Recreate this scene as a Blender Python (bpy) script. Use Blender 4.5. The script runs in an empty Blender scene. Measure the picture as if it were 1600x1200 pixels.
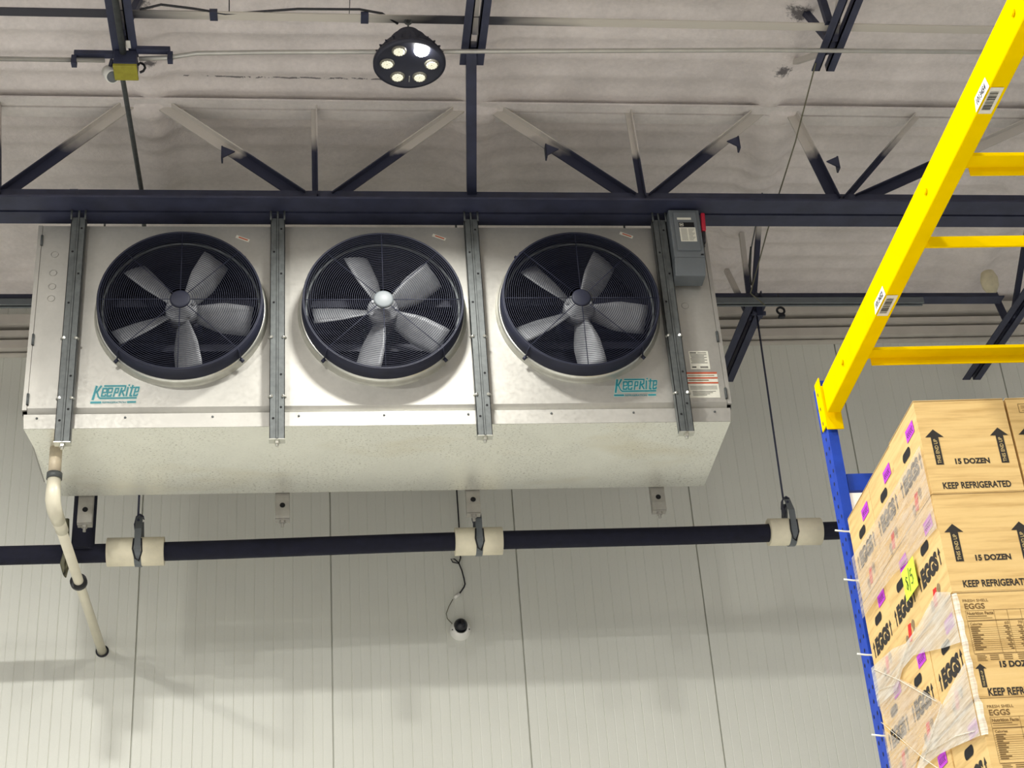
import bpy, math, random
from mathutils import Vector, Matrix
C = bpy.context.scene.collection
SC = bpy.context.scene
PI = math.pi
random.seed(7)

# ---------------------------------------------------------------- camera
CAM_Z = 1.6
cd = bpy.data.cameras.new('camera')
cd.sensor_fit = 'HORIZONTAL'; cd.sensor_width = 36.0
cd.lens = 2580.0 / 1600.0 * 36.0
cd.clip_start = 0.05; cd.clip_end = 200
cam = bpy.data.objects.new('camera', cd); C.objects.link(cam)
zc = Vector((-350.0, 4550.0, -2580.0)).normalized()      # world up, seen in camera axes
xc = Vector((21200.0, 167.0, -2580.0)); xc = (xc - zc * xc.dot(zc)).normalized()
yc = zc.cross(xc)
R3 = Matrix((xc, yc, zc))
cam.matrix_world = Matrix.Translation((0, 0, CAM_Z)) @ R3.to_4x4()
SC.camera = cam

# ---------------------------------------------------------------- colour management
SC.view_settings.view_transform = 'Standard'
SC.view_settings.look = 'None'
SC.view_settings.gamma = 1.0
SC.view_settings.use_curve_mapping = False
SC.view_settings.exposure = 0.25
try:
    SC.cycles.max_bounces = 8
    SC.cycles.diffuse_bounces = 4
    SC.cycles.glossy_bounces = 3
    SC.cycles.transparent_max_bounces = 16
    SC.cycles.sample_clamp_indirect = 4.0
except Exception:
    pass

# ---------------------------------------------------------------- world: light of the rest of the warehouse
W = bpy.data.worlds.new('world'); SC.world = W; W.use_nodes = True
W.node_tree.nodes['Background'].inputs[0].default_value = (0.95, 0.955, 0.96, 1)
W.node_tree.nodes['Background'].inputs[1].default_value = 0.25

# ---------------------------------------------------------------- lamps: the hall's grid of high bay lights
LAMP_POWER = 165.0
LAMP_COL = (1.0, 0.985, 0.925)
def lamp(x, y, z, power=LAMP_POWER, size=0.30, spread=180):
    l = bpy.data.lights.new('high_bay_light_source', 'AREA')
    l.shape = 'DISK'; l.size = size; l.energy = power; l.color = LAMP_COL; l.spread = math.radians(spread)
    o = bpy.data.objects.new('high_bay_light_source', l); C.objects.link(o)
    o.location = (x, y, z)
    return o
for lx, ly, lp_ in ((-3.9, 3.0, 150), (-1.5, 3.15, 180), (0.6, -0.6, 190), (-3.9, -0.6, 150),
                    (-3.9, -4.5, 150), (0.6, -4.5, 150), (4.9, -4.5, 150)):
    lamp(lx, ly, 6.69, lp_)

# ================================================================ materials
def lin(c):
    c = c / 255.0
    return c / 12.92 if c <= 0.04045 else ((c + 0.055) / 1.055) ** 2.4
def rgb(r, g, b): return (lin(r), lin(g), lin(b), 1.0)
class NT:
    def __init__(s, name):
        s.m = bpy.data.materials.new(name); s.m.use_nodes = True
        s.t = s.m.node_tree; s.b = s.t.nodes['Principled BSDF']; s.out = s.t.nodes['Material Output']
    def n(s, typ, **k):
        nd = s.t.nodes.new(typ)
        for a, v in k.items(): setattr(nd, a, v)
        return nd
    def l(s, a, b): s.t.links.new(a, b)
    def set(s, **k):
        for a, v in k.items(): s.b.inputs[a.replace('_', ' ')].default_value = v
    def coords(s, kind='Object', scale=(1, 1, 1)):
        tc = s.n('ShaderNodeTexCoord'); mp = s.n('ShaderNodeMapping')
        mp.inputs['Scale'].default_value = scale
        s.l(tc.outputs[kind], mp.inputs['Vector']); return mp.outputs[0]
    def noise(s, vec, scale, detail=3, rough=0.55):
        nz = s.n('ShaderNodeTexNoise'); nz.inputs['Scale'].default_value = scale
        nz.inputs['Detail'].default_value = detail; nz.inputs['Roughness'].default_value = rough
        if vec is not None: s.l(vec, nz.inputs['Vector'])
        return nz.outputs['Fac']
    def ramp(s, fac, stops):
        r = s.n('ShaderNodeValToRGB'); e = r.color_ramp.elements
        e[0].position, e[0].color = stops[0]; e[1].position, e[1].color = stops[-1]
        for p, c in stops[1:-1]:
            x = e.new(p); x.color = c
        s.l(fac, r.inputs[0]); return r.outputs[0]
    def math(s, op, a, b=None):
        m = s.n('ShaderNodeMath', operation=op)
        for i, v in enumerate((a, b)):
            if v is None: continue
            if isinstance(v, (int, float)): m.inputs[i].default_value = v
            else: s.l(v, m.inputs[i])
        return m.outputs[0]
    def mix(s, fac, a, b):
        m = s.n('ShaderNodeMix', data_type='RGBA')
        for i, v in ((0, fac), (6, a), (7, b)):
            if isinstance(v, (int, float)): m.inputs[i].default_value = v
            elif isinstance(v, tuple): m.inputs[i].default_value = v
            else: s.l(v, m.inputs[i])
        return m.outputs[2]
    def bump(s, h, strength=0.3, dist=0.01):
        b = s.n('ShaderNodeBump'); b.inputs['Strength'].default_value = strength
        b.inputs['Distance'].default_value = dist
        s.l(h, b.inputs['Height']); s.l(b.outputs[0], s.b.inputs['Normal'])
def plain(name, col, rough=0.5, metal=0.0, var=0.08, scale=14.0, bump=0.0, spec=0.5):
    t = NT(name); v = t.coords()
    f = t.noise(v, scale)
    lo = tuple(max(0, c * (1 - var)) for c in col[:3]) + (1,)
    hi = tuple(min(1, c * (1 + var)) for c in col[:3]) + (1,)
    t.l(t.ramp(f, [(0.3, lo), (0.7, hi)]), t.b.inputs['Base Color'])
    t.set(Roughness=rough, Metallic=metal); t.b.inputs['Specular IOR Level'].default_value = spec
    if bump: t.bump(t.noise(v, scale * 6), bump, 0.004)
    return t.m
M = {}
M['black_steel'] = plain('black_steel', rgb(50, 54, 76), 0.55, 0.0, 0.25, 9)
M['dark_channel'] = plain('dark_galvanised', rgb(88, 92, 92), 0.5, 0.3, 0.2, 30)
M['grey_box'] = plain('grey_enamel', rgb(104, 110, 114), 0.5, 0.0, 0.06)
M['black_paint'] = plain('fan_black', rgb(22, 26, 46), 0.6, 0.0, 0.15)
M['wire'] = plain('guard_wire', rgb(22, 27, 50), 0.6, 0.0, 0.1)
M['alu'] = plain('fan_aluminium', rgb(138, 140, 144), 0.55, 0.25, 0.2, 12)
M['silver'] = plain('bright_galvanised', rgb(205, 205, 196), 0.28, 0.75, 0.08, 20)
M['stub'] = plain('grey_strut_stub', rgb(158, 155, 148), 0.5, 0.3, 0.1, 20)
M['void'] = plain('inside_shade_black', rgb(11, 15, 34), 0.9, 0.0, 0.3, 30)  # near-black base colour carries the shade inside the cooler
M['insulation'] = plain('black_rubber_foam', rgb(17, 19, 38), 0.9, 0.0, 0.2, 25, 0.25)
M['saddle'] = plain('cream_jacket', rgb(238, 230, 204), 0.65, 0.0, 0.06, 18, 0.15)
M['pvc'] = plain('white_plastic_pipe', rgb(228, 222, 200), 0.35, 0.0, 0.04, 10)
M['pvc_old'] = plain('yellowed_plastic', rgb(206, 192, 166), 0.4, 0.0, 0.12, 22)
M['black_plastic'] = plain('black_plastic', rgb(24, 25, 32), 0.45, 0.0, 0.1)
M['white_plastic'] = plain('white_plastic', rgb(236, 235, 228), 0.4, 0.0, 0.03)
M['white_sheet'] = plain('white_sheet', rgb(246, 246, 248), 0.5, 0.0, 0.02)
M['yellow'] = plain('yellow_powder_coat', rgb(244, 208, 0), 0.55, 0.0, 0.04, 9, 0.0, 0.0)
M['blue'] = plain('blue_powder_coat', rgb(30, 68, 176), 0.5, 0.0, 0.12, 16, 0.0, 0.25)
M['hole'] = plain('dark_hole', rgb(12, 12, 16), 0.9, 0.0, 0.2)
M['ink'] = plain('black_print', rgb(38, 34, 30), 0.7, 0.0, 0.15, 60)
M['brown_ink'] = plain('brown_print', rgb(112, 86, 46), 0.7, 0.0, 0.15, 60)
M['card_ink'] = plain('knocked_out_print', rgb(200, 176, 120), 0.7, 0.0, 0.05)
M['purple'] = plain('magenta_sticker', rgb(196, 60, 214), 0.5, 0.0, 0.06, 40)
M['red'] = plain('red_paper', rgb(214, 34, 30), 0.5, 0.0, 0.08, 40)
M['smudge'] = plain('grey_print', rgb(140, 118, 84), 0.7, 0.0, 0.25, 70)
M['neon'] = plain('neon_paper', rgb(214, 246, 74), 0.6, 0.0, 0.03)
M['paper'] = plain('label_paper', rgb(224, 222, 208), 0.55, 0.0, 0.04, 50)
M['paper_grey'] = plain('label_grey_print', rgb(120, 118, 112), 0.6, 0.0, 0.1, 80)
M['teal'] = plain('teal_print', rgb(20, 128, 140), 0.45, 0.0, 0.08)
M['logo_edge'] = plain('logo_backing', rgb(168, 196, 190), 0.5, 0.0, 0.06)
M['orange_red'] = plain('orange_print', rgb(196, 92, 62), 0.5, 0.0, 0.06)
M['red_handle'] = plain('red_handle', rgb(190, 34, 58), 0.4, 0.0, 0.08)
M['box_yellow'] = plain('faded_yellow_paint', rgb(158, 152, 52), 0.5, 0.0, 0.14, 26)
M['conduit'] = plain('conduit_galvanised', rgb(190, 188, 182), 0.38, 0.45, 0.1, 12)
M['cable_green'] = plain('olive_cable', rgb(104, 102, 80), 0.55, 0.0, 0.1)
M['wood'] = plain('pallet_wood', rgb(176, 140, 96), 0.75, 0.0, 0.15, 12)
M['floor'] = plain('sealed_concrete', rgb(208, 207, 206), 0.45, 0.0, 0.06, 1.5)
M['driver'] = plain('lamp_housing', rgb(44, 46, 60), 0.45, 0.2, 0.1)

def m_galv(name, col, rough, metal, speck=0.0, var=0.09):
    t = NT(name); v = t.coords()
    a = t.noise(v, 5.0, 4); b = t.noise(v, 55.0, 2)
    f = t.math('ADD', t.math('MULTIPLY', a, 0.65), t.math('MULTIPLY', b, 0.35))
    lo = tuple(c * (1 - var) for c in col[:3]) + (1,); hi = tuple(min(1, c * (1 + var)) for c in col[:3]) + (1,)
    c = t.ramp(f, [(0.35, lo), (0.65, hi)])
    if speck:
        s1 = t.noise(t.coords('Object', (1, 2.2, 1)), 70.0, 3, 0.7)
        s2 = t.noise(v, 2.2, 3)
        k = t.math('MULTIPLY', t.ramp(s1, [(0.57, (0, 0, 0, 1)), (0.66, (1, 1, 1, 1))]),
                   t.ramp(s2, [(0.36, (0, 0, 0, 1)), (0.55, (1, 1, 1, 1))]))
        c = t.mix(t.math('MULTIPLY', k, speck), c, rgb(120, 112, 84))
        st = t.ramp(t.noise(t.coords('Object', (0.6, 1.5, 1)), 1.9, 3), [(0.56, (0, 0, 0, 1)), (0.72, (1, 1, 1, 1))])
        c = t.mix(t.math('MULTIPLY', st, 0.30), c, rgb(216, 202, 164))
    t.l(c, t.b.inputs['Base Color'])
    r = t.ramp(b, [(0.3, (rough * .85,) * 3 + (1,)), (0.7, (rough * 1.15,) * 3 + (1,))])
    t.l(r, t.b.inputs['Roughness']); t.set(Metallic=metal)
    return t.m
M['galv'] = m_galv('galvanised_sheet', rgb(174, 172, 166), 0.48, 0.5)
M['pan'] = m_galv('drain_pan_sheet', rgb(247, 247, 238), 0.36, 0.72, 0.7, 0.04)

def m_foam(name, col, streak=False):
    t = NT(name); g = t.n('ShaderNodeNewGeometry').outputs['Position']
    a = t.noise(g, 2.6, 5, 0.6); b = t.noise(g, 38.0, 4, 0.65)
    lo = tuple(c * 0.86 for c in col[:3]) + (1,); hi = tuple(min(1, c * 1.1) for c in col[:3]) + (1,)
    c = t.ramp(t.math('ADD', t.math('MULTIPLY', a, 0.7), t.math('MULTIPLY', b, 0.3)), [(0.36, lo), (0.64, hi)])
    if streak:
        sx = t.n('ShaderNodeSeparateXYZ'); t.l(g, sx.inputs[0])
        # a crack with black overspray, and sooty blotches where truss webs meet the foam
        w = t.math('ADD', sx.outputs[1], t.math('MULTIPLY', t.noise(g, 14.0, 3), 0.03))
        d = t.math('ABSOLUTE', t.math('SUBTRACT', w, 6.741))
        ln = t.math('LESS_THAN', d, 0.0065)
        xr = t.math('MULTIPLY', t.math('GREATER_THAN', sx.outputs[0], -0.64), t.math('LESS_THAN', sx.outputs[0], 0.40))
        gaps = t.math('GREATER_THAN', t.noise(g, 20.0, 4, 0.7), 0.47)
        k = t.math('MULTIPLY', t.math('MULTIPLY', ln, xr), gaps)
        c = t.mix(t.math('MULTIPLY', k, 0.75), c, rgb(60, 58, 66))
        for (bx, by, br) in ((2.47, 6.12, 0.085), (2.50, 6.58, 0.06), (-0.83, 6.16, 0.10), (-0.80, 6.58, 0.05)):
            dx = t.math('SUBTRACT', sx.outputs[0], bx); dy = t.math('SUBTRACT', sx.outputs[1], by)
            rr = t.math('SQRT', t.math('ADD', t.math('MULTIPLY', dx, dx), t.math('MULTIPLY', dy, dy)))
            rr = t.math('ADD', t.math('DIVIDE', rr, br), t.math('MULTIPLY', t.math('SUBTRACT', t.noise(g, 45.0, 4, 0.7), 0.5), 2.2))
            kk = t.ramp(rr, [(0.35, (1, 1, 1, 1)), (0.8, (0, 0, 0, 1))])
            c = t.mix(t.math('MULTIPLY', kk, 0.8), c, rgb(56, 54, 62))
    t.l(c, t.b.inputs['Base Color']); t.set(Roughness=0.9)
    t.b.inputs['Specular IOR Level'].default_value = 0.15
    t.bump(t.math('ADD', t.noise(g, 60.0, 4, 0.7), t.math('MULTIPLY', a, 1.5)), 0.45, 0.012)
    return t.m
M['foam'] = m_foam('sprayed_foam', rgb(236, 230, 226))
M['ceiling'] = m_foam('sprayed_foam_ceiling', rgb(240, 232, 228), True)

def m_overspray(z0, z1):
    """black steel whose upper end is coated by white foam overspray"""
    t = NT('oversprayed_steel'); g = t.n('ShaderNodeNewGeometry').outputs['Position']
    sx = t.n('ShaderNodeSeparateXYZ'); t.l(g, sx.inputs[0])
    f = t.math('ADD', sx.outputs[2], t.math('MULTIPLY', t.math('SUBTRACT', t.noise(g, 5.0, 3), 0.5), 0.22))
    f = t.math('DIVIDE', t.math('SUBTRACT', f, z0), z1 - z0)
    c = t.ramp(f, [(0.0, rgb(46, 49, 70)), (1.0, rgb(208, 202, 194))])
    t.l(c, t.b.inputs['Base Color']); t.set(Roughness=0.75)
    return t.m
M['spray_web'] = m_overspray(6.93, 6.99)
M['spray_web_low'] = m_overspray(6.96, 7.08)
M['spray_far'] = m_overspray(6.90, 7.0)
def m_bridging():
    t = NT('bridging_patchy'); g = t.n('ShaderNodeNewGeometry').outputs['Position']
    sx = t.n('ShaderNodeSeparateXYZ'); t.l(g, sx.inputs[0])
    n_ = t.math('MULTIPLY', t.math('SUBTRACT', t.noise(t_scale(t, g), 1.0, 3), 0.5), 0.25)
    # white overspray everywhere but left of the left joist and beside the middle joist
    d1 = t.math('MULTIPLY', t.math('SUBTRACT', sx.outputs[0], -0.60), 0.25)
    d2 = t.math('SUBTRACT', t.math('ABSOLUTE', t.math('SUBTRACT', sx.outputs[0], 0.75)), 0.36)
    f = t.math('ADD', t.math('ADD', t.math('MINIMUM', d1, t.math('MULTIPLY', d2, 0.3)), 0.49), n_)
    t.l(t.ramp(f, [(0.43, rgb(60, 60, 68)), (0.55, rgb(206, 200, 190))]), t.b.inputs['Base Color']); t.set(Roughness=0.7)
    return t.m
def t_scale(t, g):
    mp = t.n('ShaderNodeMapping'); mp.inputs['Scale'].default_value = (1.1, 8, 8); t.l(g, mp.inputs[0]); return mp.outputs[0]
M['bridging'] = m_bridging()

def m_wall():
    t = NT('white_insulated_panel'); g = t.n('ShaderNodeNewGeometry').outputs['Position']
    a = t.noise(g, 0.8, 3); b = t.noise(g, 120.0, 2)
    c = t.ramp(t.math('ADD', t.math('MULTIPLY', a, 0.8), t.math('MULTIPLY', b, 0.2)),
               [(0.35, rgb(222, 223, 213)), (0.65, rgb(232, 233, 223))])
    t.l(c, t.b.inputs['Base Color']); t.set(Roughness=0.42)
    t.bump(b, 0.12, 0.002)
    return t.m
M['wall'] = m_wall()
M['seam'] = plain('panel_joint', rgb(70, 66, 60), 0.9, 0, 0.1)
M['trim'] = plain('trim_paint', rgb(206, 200, 190), 0.6, 0, 0.08, 6)

def m_card():
    t = NT('woodgrain_cardboard')
    ob = t.n('ShaderNodeObjectInfo')
    add = t.n('ShaderNodeVectorMath', operation='ADD')
    tc = t.n('ShaderNodeTexCoord'); t.l(tc.outputs['Object'], add.inputs[0])
    sc = t.n('ShaderNodeVectorMath', operation='SCALE'); sc.inputs[0].default_value = (3.1, 5.7, 2.3)
    t.l(ob.outputs['Random'], sc.inputs['Scale']); t.l(sc.outputs[0], add.inputs[1])
    mp = t.n('ShaderNodeMapping'); mp.inputs['Scale'].default_value = (4, 4, 55); t.l(add.outputs[0], mp.inputs[0])
    gr = t.noise(mp.outputs[0], 1.0, 4, 0.6)
    fine = t.noise(add.outputs[0], 160.0, 2)
    c = t.ramp(gr, [(0.28, rgb(196, 160, 98)), (0.45, rgb(219, 184, 122)), (0.52, rgb(226, 192, 128)), (0.75, rgb(232, 200, 138))])
    c = t.mix(t.math('MULTIPLY', fine, 0.16), c, rgb(206, 170, 104))
    t.l(c, t.b.inputs['Base Color']); t.set(Roughness=0.72)
    t.bump(fine, 0.1, 0.001)
    return t.m
M['card'] = m_card()

def m_film(name, op0, op1, tint):
    t = NT(name); v = t.coords('Object', (1, 1, 1))
    rot = t.n('ShaderNodeMapping'); rot.inputs['Rotation'].default_value = (math.radians(38), 0, 0)
    rot.inputs['Scale'].default_value = (1, 2.5, 42)
    tc = t.n('ShaderNodeTexCoord'); t.l(tc.outputs['Object'], rot.inputs[0])
    s = t.noise(rot.outputs[0], 2.2, 5, 0.65)
    s2 = t.noise(v, 9.0, 3)
    a = t.ramp(t.math('ADD', t.math('MULTIPLY', s, 0.75), t.math('MULTIPLY', s2, 0.25)),
               [(0.40, (op0,) * 3 + (1,)), (0.62, (op1,) * 3 + (1,))])
    t.b.inputs['Base Color'].default_value = tint
    t.set(Roughness=0.3)
    tr = t.n('ShaderNodeBsdfTransparent'); mx = t.n('ShaderNodeMixShader')
    t.l(a, mx.inputs[0]); t.l(tr.outputs[0], mx.inputs[1]); t.l(t.b.outputs[0], mx.inputs[2])
    t.l(mx.outputs[0], t.out.inputs[0])
    return t.m
M['film'] = m_film('stretch_film', 0.22, 0.62, rgb(226, 214, 200))
M['film_dense'] = m_film('stretch_film_twisted', 0.34, 0.80, rgb(228, 224, 214))
M['film_edge'] = m_film('stretch_film_gathered', 0.4, 0.95, rgb(244, 240, 228))

def m_emit(name, col, strength):
    t = NT(name); t.b.inputs['Base Color'].default_value = (0.9, 0.9, 0.8, 1)
    t.b.inputs['Emission Color'].default_value = col; t.b.inputs['Emission Strength'].default_value = strength
    return t.m
M['led'] = m_emit('lit_led', rgb(255, 250, 216), 0.35)
M['led_hot'] = m_emit('glaring_led', (1.0, 0.97, 0.9, 1), 60.0)
t = NT('dome_glass'); t.set(Roughness=0.06); t.b.inputs['Base Color'].default_value = rgb(18, 20, 28)
M['dome'] = t.m
t = NT('clear_lens'); t.set(Roughness=0.25); t.b.inputs['Base Color'].default_value = rgb(120, 118, 108)
M['lens'] = t.m

# ================================================================ mesh helpers
ORI = {}
def world_origin(o):
    v = Vector((0, 0, 0))
    while o is not None:
        v = v + o.location; o = o.parent
    return v
class MB:
    def __init__(s): s.v = []; s.f = []; s.sm = []
    def face(s, pts, smooth=False):
        i = len(s.v); s.v += [tuple(p) for p in pts]; s.f.append(tuple(range(i, i + len(pts)))); s.sm.append(smooth)
    def box(s, x0, x1, y0, y1, z0, z1):
        c = Vector(((x0 + x1) / 2, (y0 + y1) / 2, (z0 + z1) / 2))
        return s.obox(c, Vector((1, 0, 0)), Vector((0, 1, 0)), Vector((0, 0, 1)), (x1 - x0) / 2, (y1 - y0) / 2, (z1 - z0) / 2)
    def obox(s, c, a, b, n, ha, hb, hn):
        i = len(s.v); c = Vector(c); a = Vector(a) * ha; b = Vector(b) * hb; n = Vector(n) * hn
        for sx, sy, sz in ((-1, -1, -1), (1, -1, -1), (1, 1, -1), (-1, 1, -1), (-1, -1, 1), (1, -1, 1), (1, 1, 1), (-1, 1, 1)):
            s.v.append(tuple(c + a * sx + b * sy + n * sz))
        for q in ((0, 3, 2, 1), (4, 5, 6, 7), (0, 1, 5, 4), (1, 2, 6, 5), (2, 3, 7, 6), (3, 0, 4, 7)):
            s.f.append(tuple(i + k for k in q)); s.sm.append(False)
        return s
    def bar(s, p0, p1, w, h, up=(0, 1, 0)):
        """rectangular bar from p0 to p1: w across (perpendicular to up), h along up"""
        p0 = Vector(p0); p1 = Vector(p1); d = (p1 - p0); L = d.length; d.normalize()
        u = Vector(up); u = (u - d * u.dot(d)).normalized(); r = d.cross(u)
        return s.obox((p0 + p1) / 2, d, r, u, L / 2, w / 2, h / 2)
    def tube(s, pts, r, seg=10, caps=True, smooth=True, closed=False):
        pts = [Vector(p) for p in pts]; n = len(pts); i0 = len(s.v)
        rs = r if isinstance(r, (list, tuple)) else [r] * n
        prev = None
        for k in range(n):
            if closed: d = pts[(k + 1) % n] - pts[k - 1]
            elif k == 0: d = pts[1] - pts[0]
            elif k == n - 1: d = pts[-1] - pts[-2]
            else: d = pts[k + 1] - pts[k - 1]
            d.normalize()
            if prev is None:
                u = Vector((0, 0, 1)) if abs(d.z) < 0.9 else Vector((1, 0, 0))
                u = (u - d * u.dot(d)).normalized()
            else:
                u = (prev - d * prev.dot(d)).normalized()
            prev = u; w = d.cross(u)
            for j in range(seg):
                a = 2 * PI * j / seg
                s.v.append(tuple(pts[k] + (u * math.cos(a) + w * math.sin(a)) * rs[k]))
        m = n if closed else n - 1
        for k in range(m):
            for j in range(seg):
                a = i0 + k * seg + j; b = i0 + k * seg + (j + 1) % seg
                k2 = (k + 1) % n
                c = i0 + k2 * seg + (j + 1) % seg; e = i0 + k2 * seg + j
                s.f.append((a, b, c, e)); s.sm.append(smooth)
        if caps and not closed:
            s.f.append(tuple(i0 + j for j in reversed(range(seg)))); s.sm.append(False)
            s.f.append(tuple(i0 + (n - 1) * seg + j for j in range(seg))); s.sm.append(False)
        return s
    def lathe(s, prof, c, axis='z', seg=48, smooth=True, close=False):
        """prof: (radius, height) list revolved round the axis through c"""
        i0 = len(s.v); c = Vector(c)
        for (r, h) in prof:
            for j in range(seg):
                a = 2 * PI * j / seg; x, y = r * math.cos(a), r * math.sin(a)
                if axis == 'z': p = c + Vector((x, y, h))
                elif axis == 'y': p = c + Vector((x, h, y))
                else: p = c + Vector((h, x, y))
                s.v.append(tuple(p))
        n = len(prof)
        for k in range(n if close else n - 1):
            k2 = (k + 1) % n
            for j in range(seg):
                s.f.append((i0 + k * seg + j, i0 + k * seg + (j + 1) % seg, i0 + k2 * seg + (j + 1) % seg, i0 + k2 * seg + j)); s.sm.append(smooth)
        return s
    def disc(s, c, r, axis='y', seg=24, sx=1.0):
        c = Vector(c); pts = []
        for j in range(seg):
            a = 2 * PI * j / seg; x, y = r * math.cos(a) * sx, r * math.sin(a)
            pts.append(c + (Vector((x, 0, y)) if axis == 'y' else Vector((x, y, 0)) if axis == 'z' else Vector((0, x, y))))
        s.face(pts); return s
    def ring(s, c, R, r, axis='y', seg=72, tseg=5):
        pts = []
        for j in range(seg):
            a = 2 * PI * j / seg; x, y = R * math.cos(a), R * math.sin(a)
            pts.append(Vector(c) + (Vector((x, 0, y)) if axis == 'y' else Vector((x, y, 0)) if axis == 'z' else Vector((0, x, y))))
        return s.tube(pts, r, tseg, closed=True)
    def stroke(s, pts, w, O, U, V, n=None):
        """flat ribbon along a 2-D polyline, laid in the plane O + u U + v V"""
        O = Vector(O); U = Vector(U); V = Vector(V)
        pts = [Vector(p) for p in pts]; n = Vector(n) if n is not None else Vector((0, 0, 0))
        for a, b in zip(pts[:-1], pts[1:]):
            O = O + n                                    # each segment lies a hair above the last
            d = (b - a)
            if d.length < 1e-9: continue
            d.normalize(); q = Vector((-d.y, d.x)) * (w / 2); e = d * (w * 0.3)
            s.face([O + U * p.x + V * p.y for p in (a - e - q, b + e - q, b + e + q, a - e + q)])
        return s
    def mesh(s, name, mat, off=Vector((0, 0, 0))):
        me = bpy.data.meshes.new(name)
        me.from_pydata([tuple(Vector(p) - off) for p in s.v], [], s.f)
        me.polygons.foreach_set('use_smooth', s.sm)
        me.materials.append(mat); me.update()
        return me
    def build(s, name, mat, parent=None, local=False, bevel=0.0):
        off = world_origin(parent) if (parent is not None and not local) else Vector((0, 0, 0))
        o = bpy.data.objects.new(name, s.mesh(name, mat, off)); C.objects.link(o)
        if parent is not None: o.parent = parent
        if bevel:
            b = o.modifiers.new('bevel', 'BEVEL'); b.width = bevel; b.segments = 2; b.limit_method = 'ANGLE'
        return o
def thing(name, label, cat, loc=(0, 0, 0), rotz=0.0, group=None):
    o = bpy.data.objects.new(name, None); C.objects.link(o)
    o.empty_display_size = 0.1
    o.location = loc; o.rotation_euler = (0, 0, rotz); tag(o, label, cat, group); return o
def tag(o, label, cat, group=None):
    o['label'] = label; o['category'] = cat
    if group: o['group'] = group
    return o
def structure(o): o['kind'] = 'structure'; return o
def text_faces(mb, s, height, width, O, U, V, bold=0.0, shear=0.0):
    """letters of string s fitted to width x height, laid in the plane O + u U + v V (O lower left)"""
    cu = bpy.data.curves.new('lettering', 'FONT'); cu.body = s; cu.size = 1.0; cu.offset = bold; cu.shear = shear
    cu.resolution_u = 3
    ob = bpy.data.objects.new('lettering', cu); C.objects.link(ob)
    bpy.context.view_layer.update()
    dg = bpy.context.evaluated_depsgraph_get()
    me = bpy.data.meshes.new_from_object(ob.evaluated_get(dg))
    xs = [v.co.x for v in me.vertices]; ys = [v.co.y for v in me.vertices]
    x0, x1, y0, y1 = min(xs), max(xs), min(ys), max(ys)
    O = Vector(O); U = Vector(U); V = Vector(V); i = len(mb.v)
    for v in me.vertices:
        mb.v.append(tuple(O + U * ((v.co.x - x0) / (x1 - x0) * width) + V * ((v.co.y - y0) / (y1 - y0) * height)))
    for p in me.polygons:
        mb.f.append(tuple(i + k for k in p.vertices)); mb.sm.append(False)
    bpy.data.objects.remove(ob); bpy.data.curves.remove(cu); bpy.data.meshes.remove(me)
    return mb
X_, Y_, Z_ = Vector((1, 0, 0)), Vector((0, 1, 0)), Vector((0, 0, 1))

# ================================================================ the setting
mb = MB(); mb.box(-12, 14, -16, 9.2, -0.15, 0.0); structure(mb.build('floor', M['floor']))
# back wall of insulated metal panels: shallow V grooves, wide joints
WALL = 8.90
SEAMS = [0.106 + k * 1.089 for k in range(-8, 11)]
prof = []
for k in range(len(SEAMS) - 1):
    a, b = SEAMS[k], SEAMS[k + 1]
    prof += [(a - 0.0045, 0.0), (a - 0.0035, 0.018), (a + 0.0035, 0.018), (a + 0.0045, 0.0)]
    n = 20; st = (b - a) / n
    for j in range(1, n):
        x = a + st * j; d = 0.0030 if j % 2 == 0 else 0.0012
        prof += [(x - 0.0035, 0.0), (x, d), (x + 0.0035, 0.0)]
mb = MB(); n = len(prof)
for z in (0.0, 7.35):
    for x, d in prof: mb.v.append((x, WALL + d, z))
for i in range(n - 1):
    mb.f.append((i, i + 1, n + i + 1, n + i)); mb.sm.append(False)
wall = structure(mb.build('wall_back', M['wall']))
mb = MB(); mb.box(-9, 12, 8.935, 9.2, 0, 7.4); b_ = mb.build('joint_backing', M['seam'], wall)
# sprayed foam roof deck: ribs run along the wall, soft ridges where joists are buried
def ceil_z(x, y):
    p = (y * 6.6) % 1.0
    rib = 0.5 - 0.5 * math.cos(2 * PI * p); rib = rib ** 0.6
    wob = math.sin(x * 1.7 + y * 3.1) * 0.35 + math.sin(x * 4.3 - y * 5.0) * 0.25 + math.sin(x * 9.1 + y * 2.0) * 0.2
    amp = 0.020 * (0.75 + 0.35 * math.sin(x * 0.9 + y * 2.3))
    z = 7.285 - amp * (1 - rib) + 0.006 * wob
    for xr in ((-0.80, 0.89, 2.49, 4.15) if y < 6.9 else (-0.83, 0.92, 2.58, 4.22)):
        d = abs(x - xr)
        z -= (0.045 if y < 6.9 else 0.075) * math.exp(-(d / (0.075 if y < 6.9 else 0.10)) ** 4) * (0.85 + 0.2 * math.sin(y * 11 + x))
    return z
mb = MB(); xs = [-6 + 0.06 * i for i in range(235)]
ys = [-16, -10, -5, 0, 2.5, 4.0] + [4.6 + 0.018 * i for i in range(246)]
for y in ys:
    for x in xs: mb.v.append((x, y, ceil_z(x, y) if y > 4.3 else 7.28))
nx = len(xs)
for j in range(len(ys) - 1):
    for i in range(nx - 1):
        a = j * nx + i; mb.f.append((a, a + nx, a + nx + 1, a + 1)); mb.sm.append(True)
structure(mb.build('ceiling', M['ceiling']))
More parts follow.
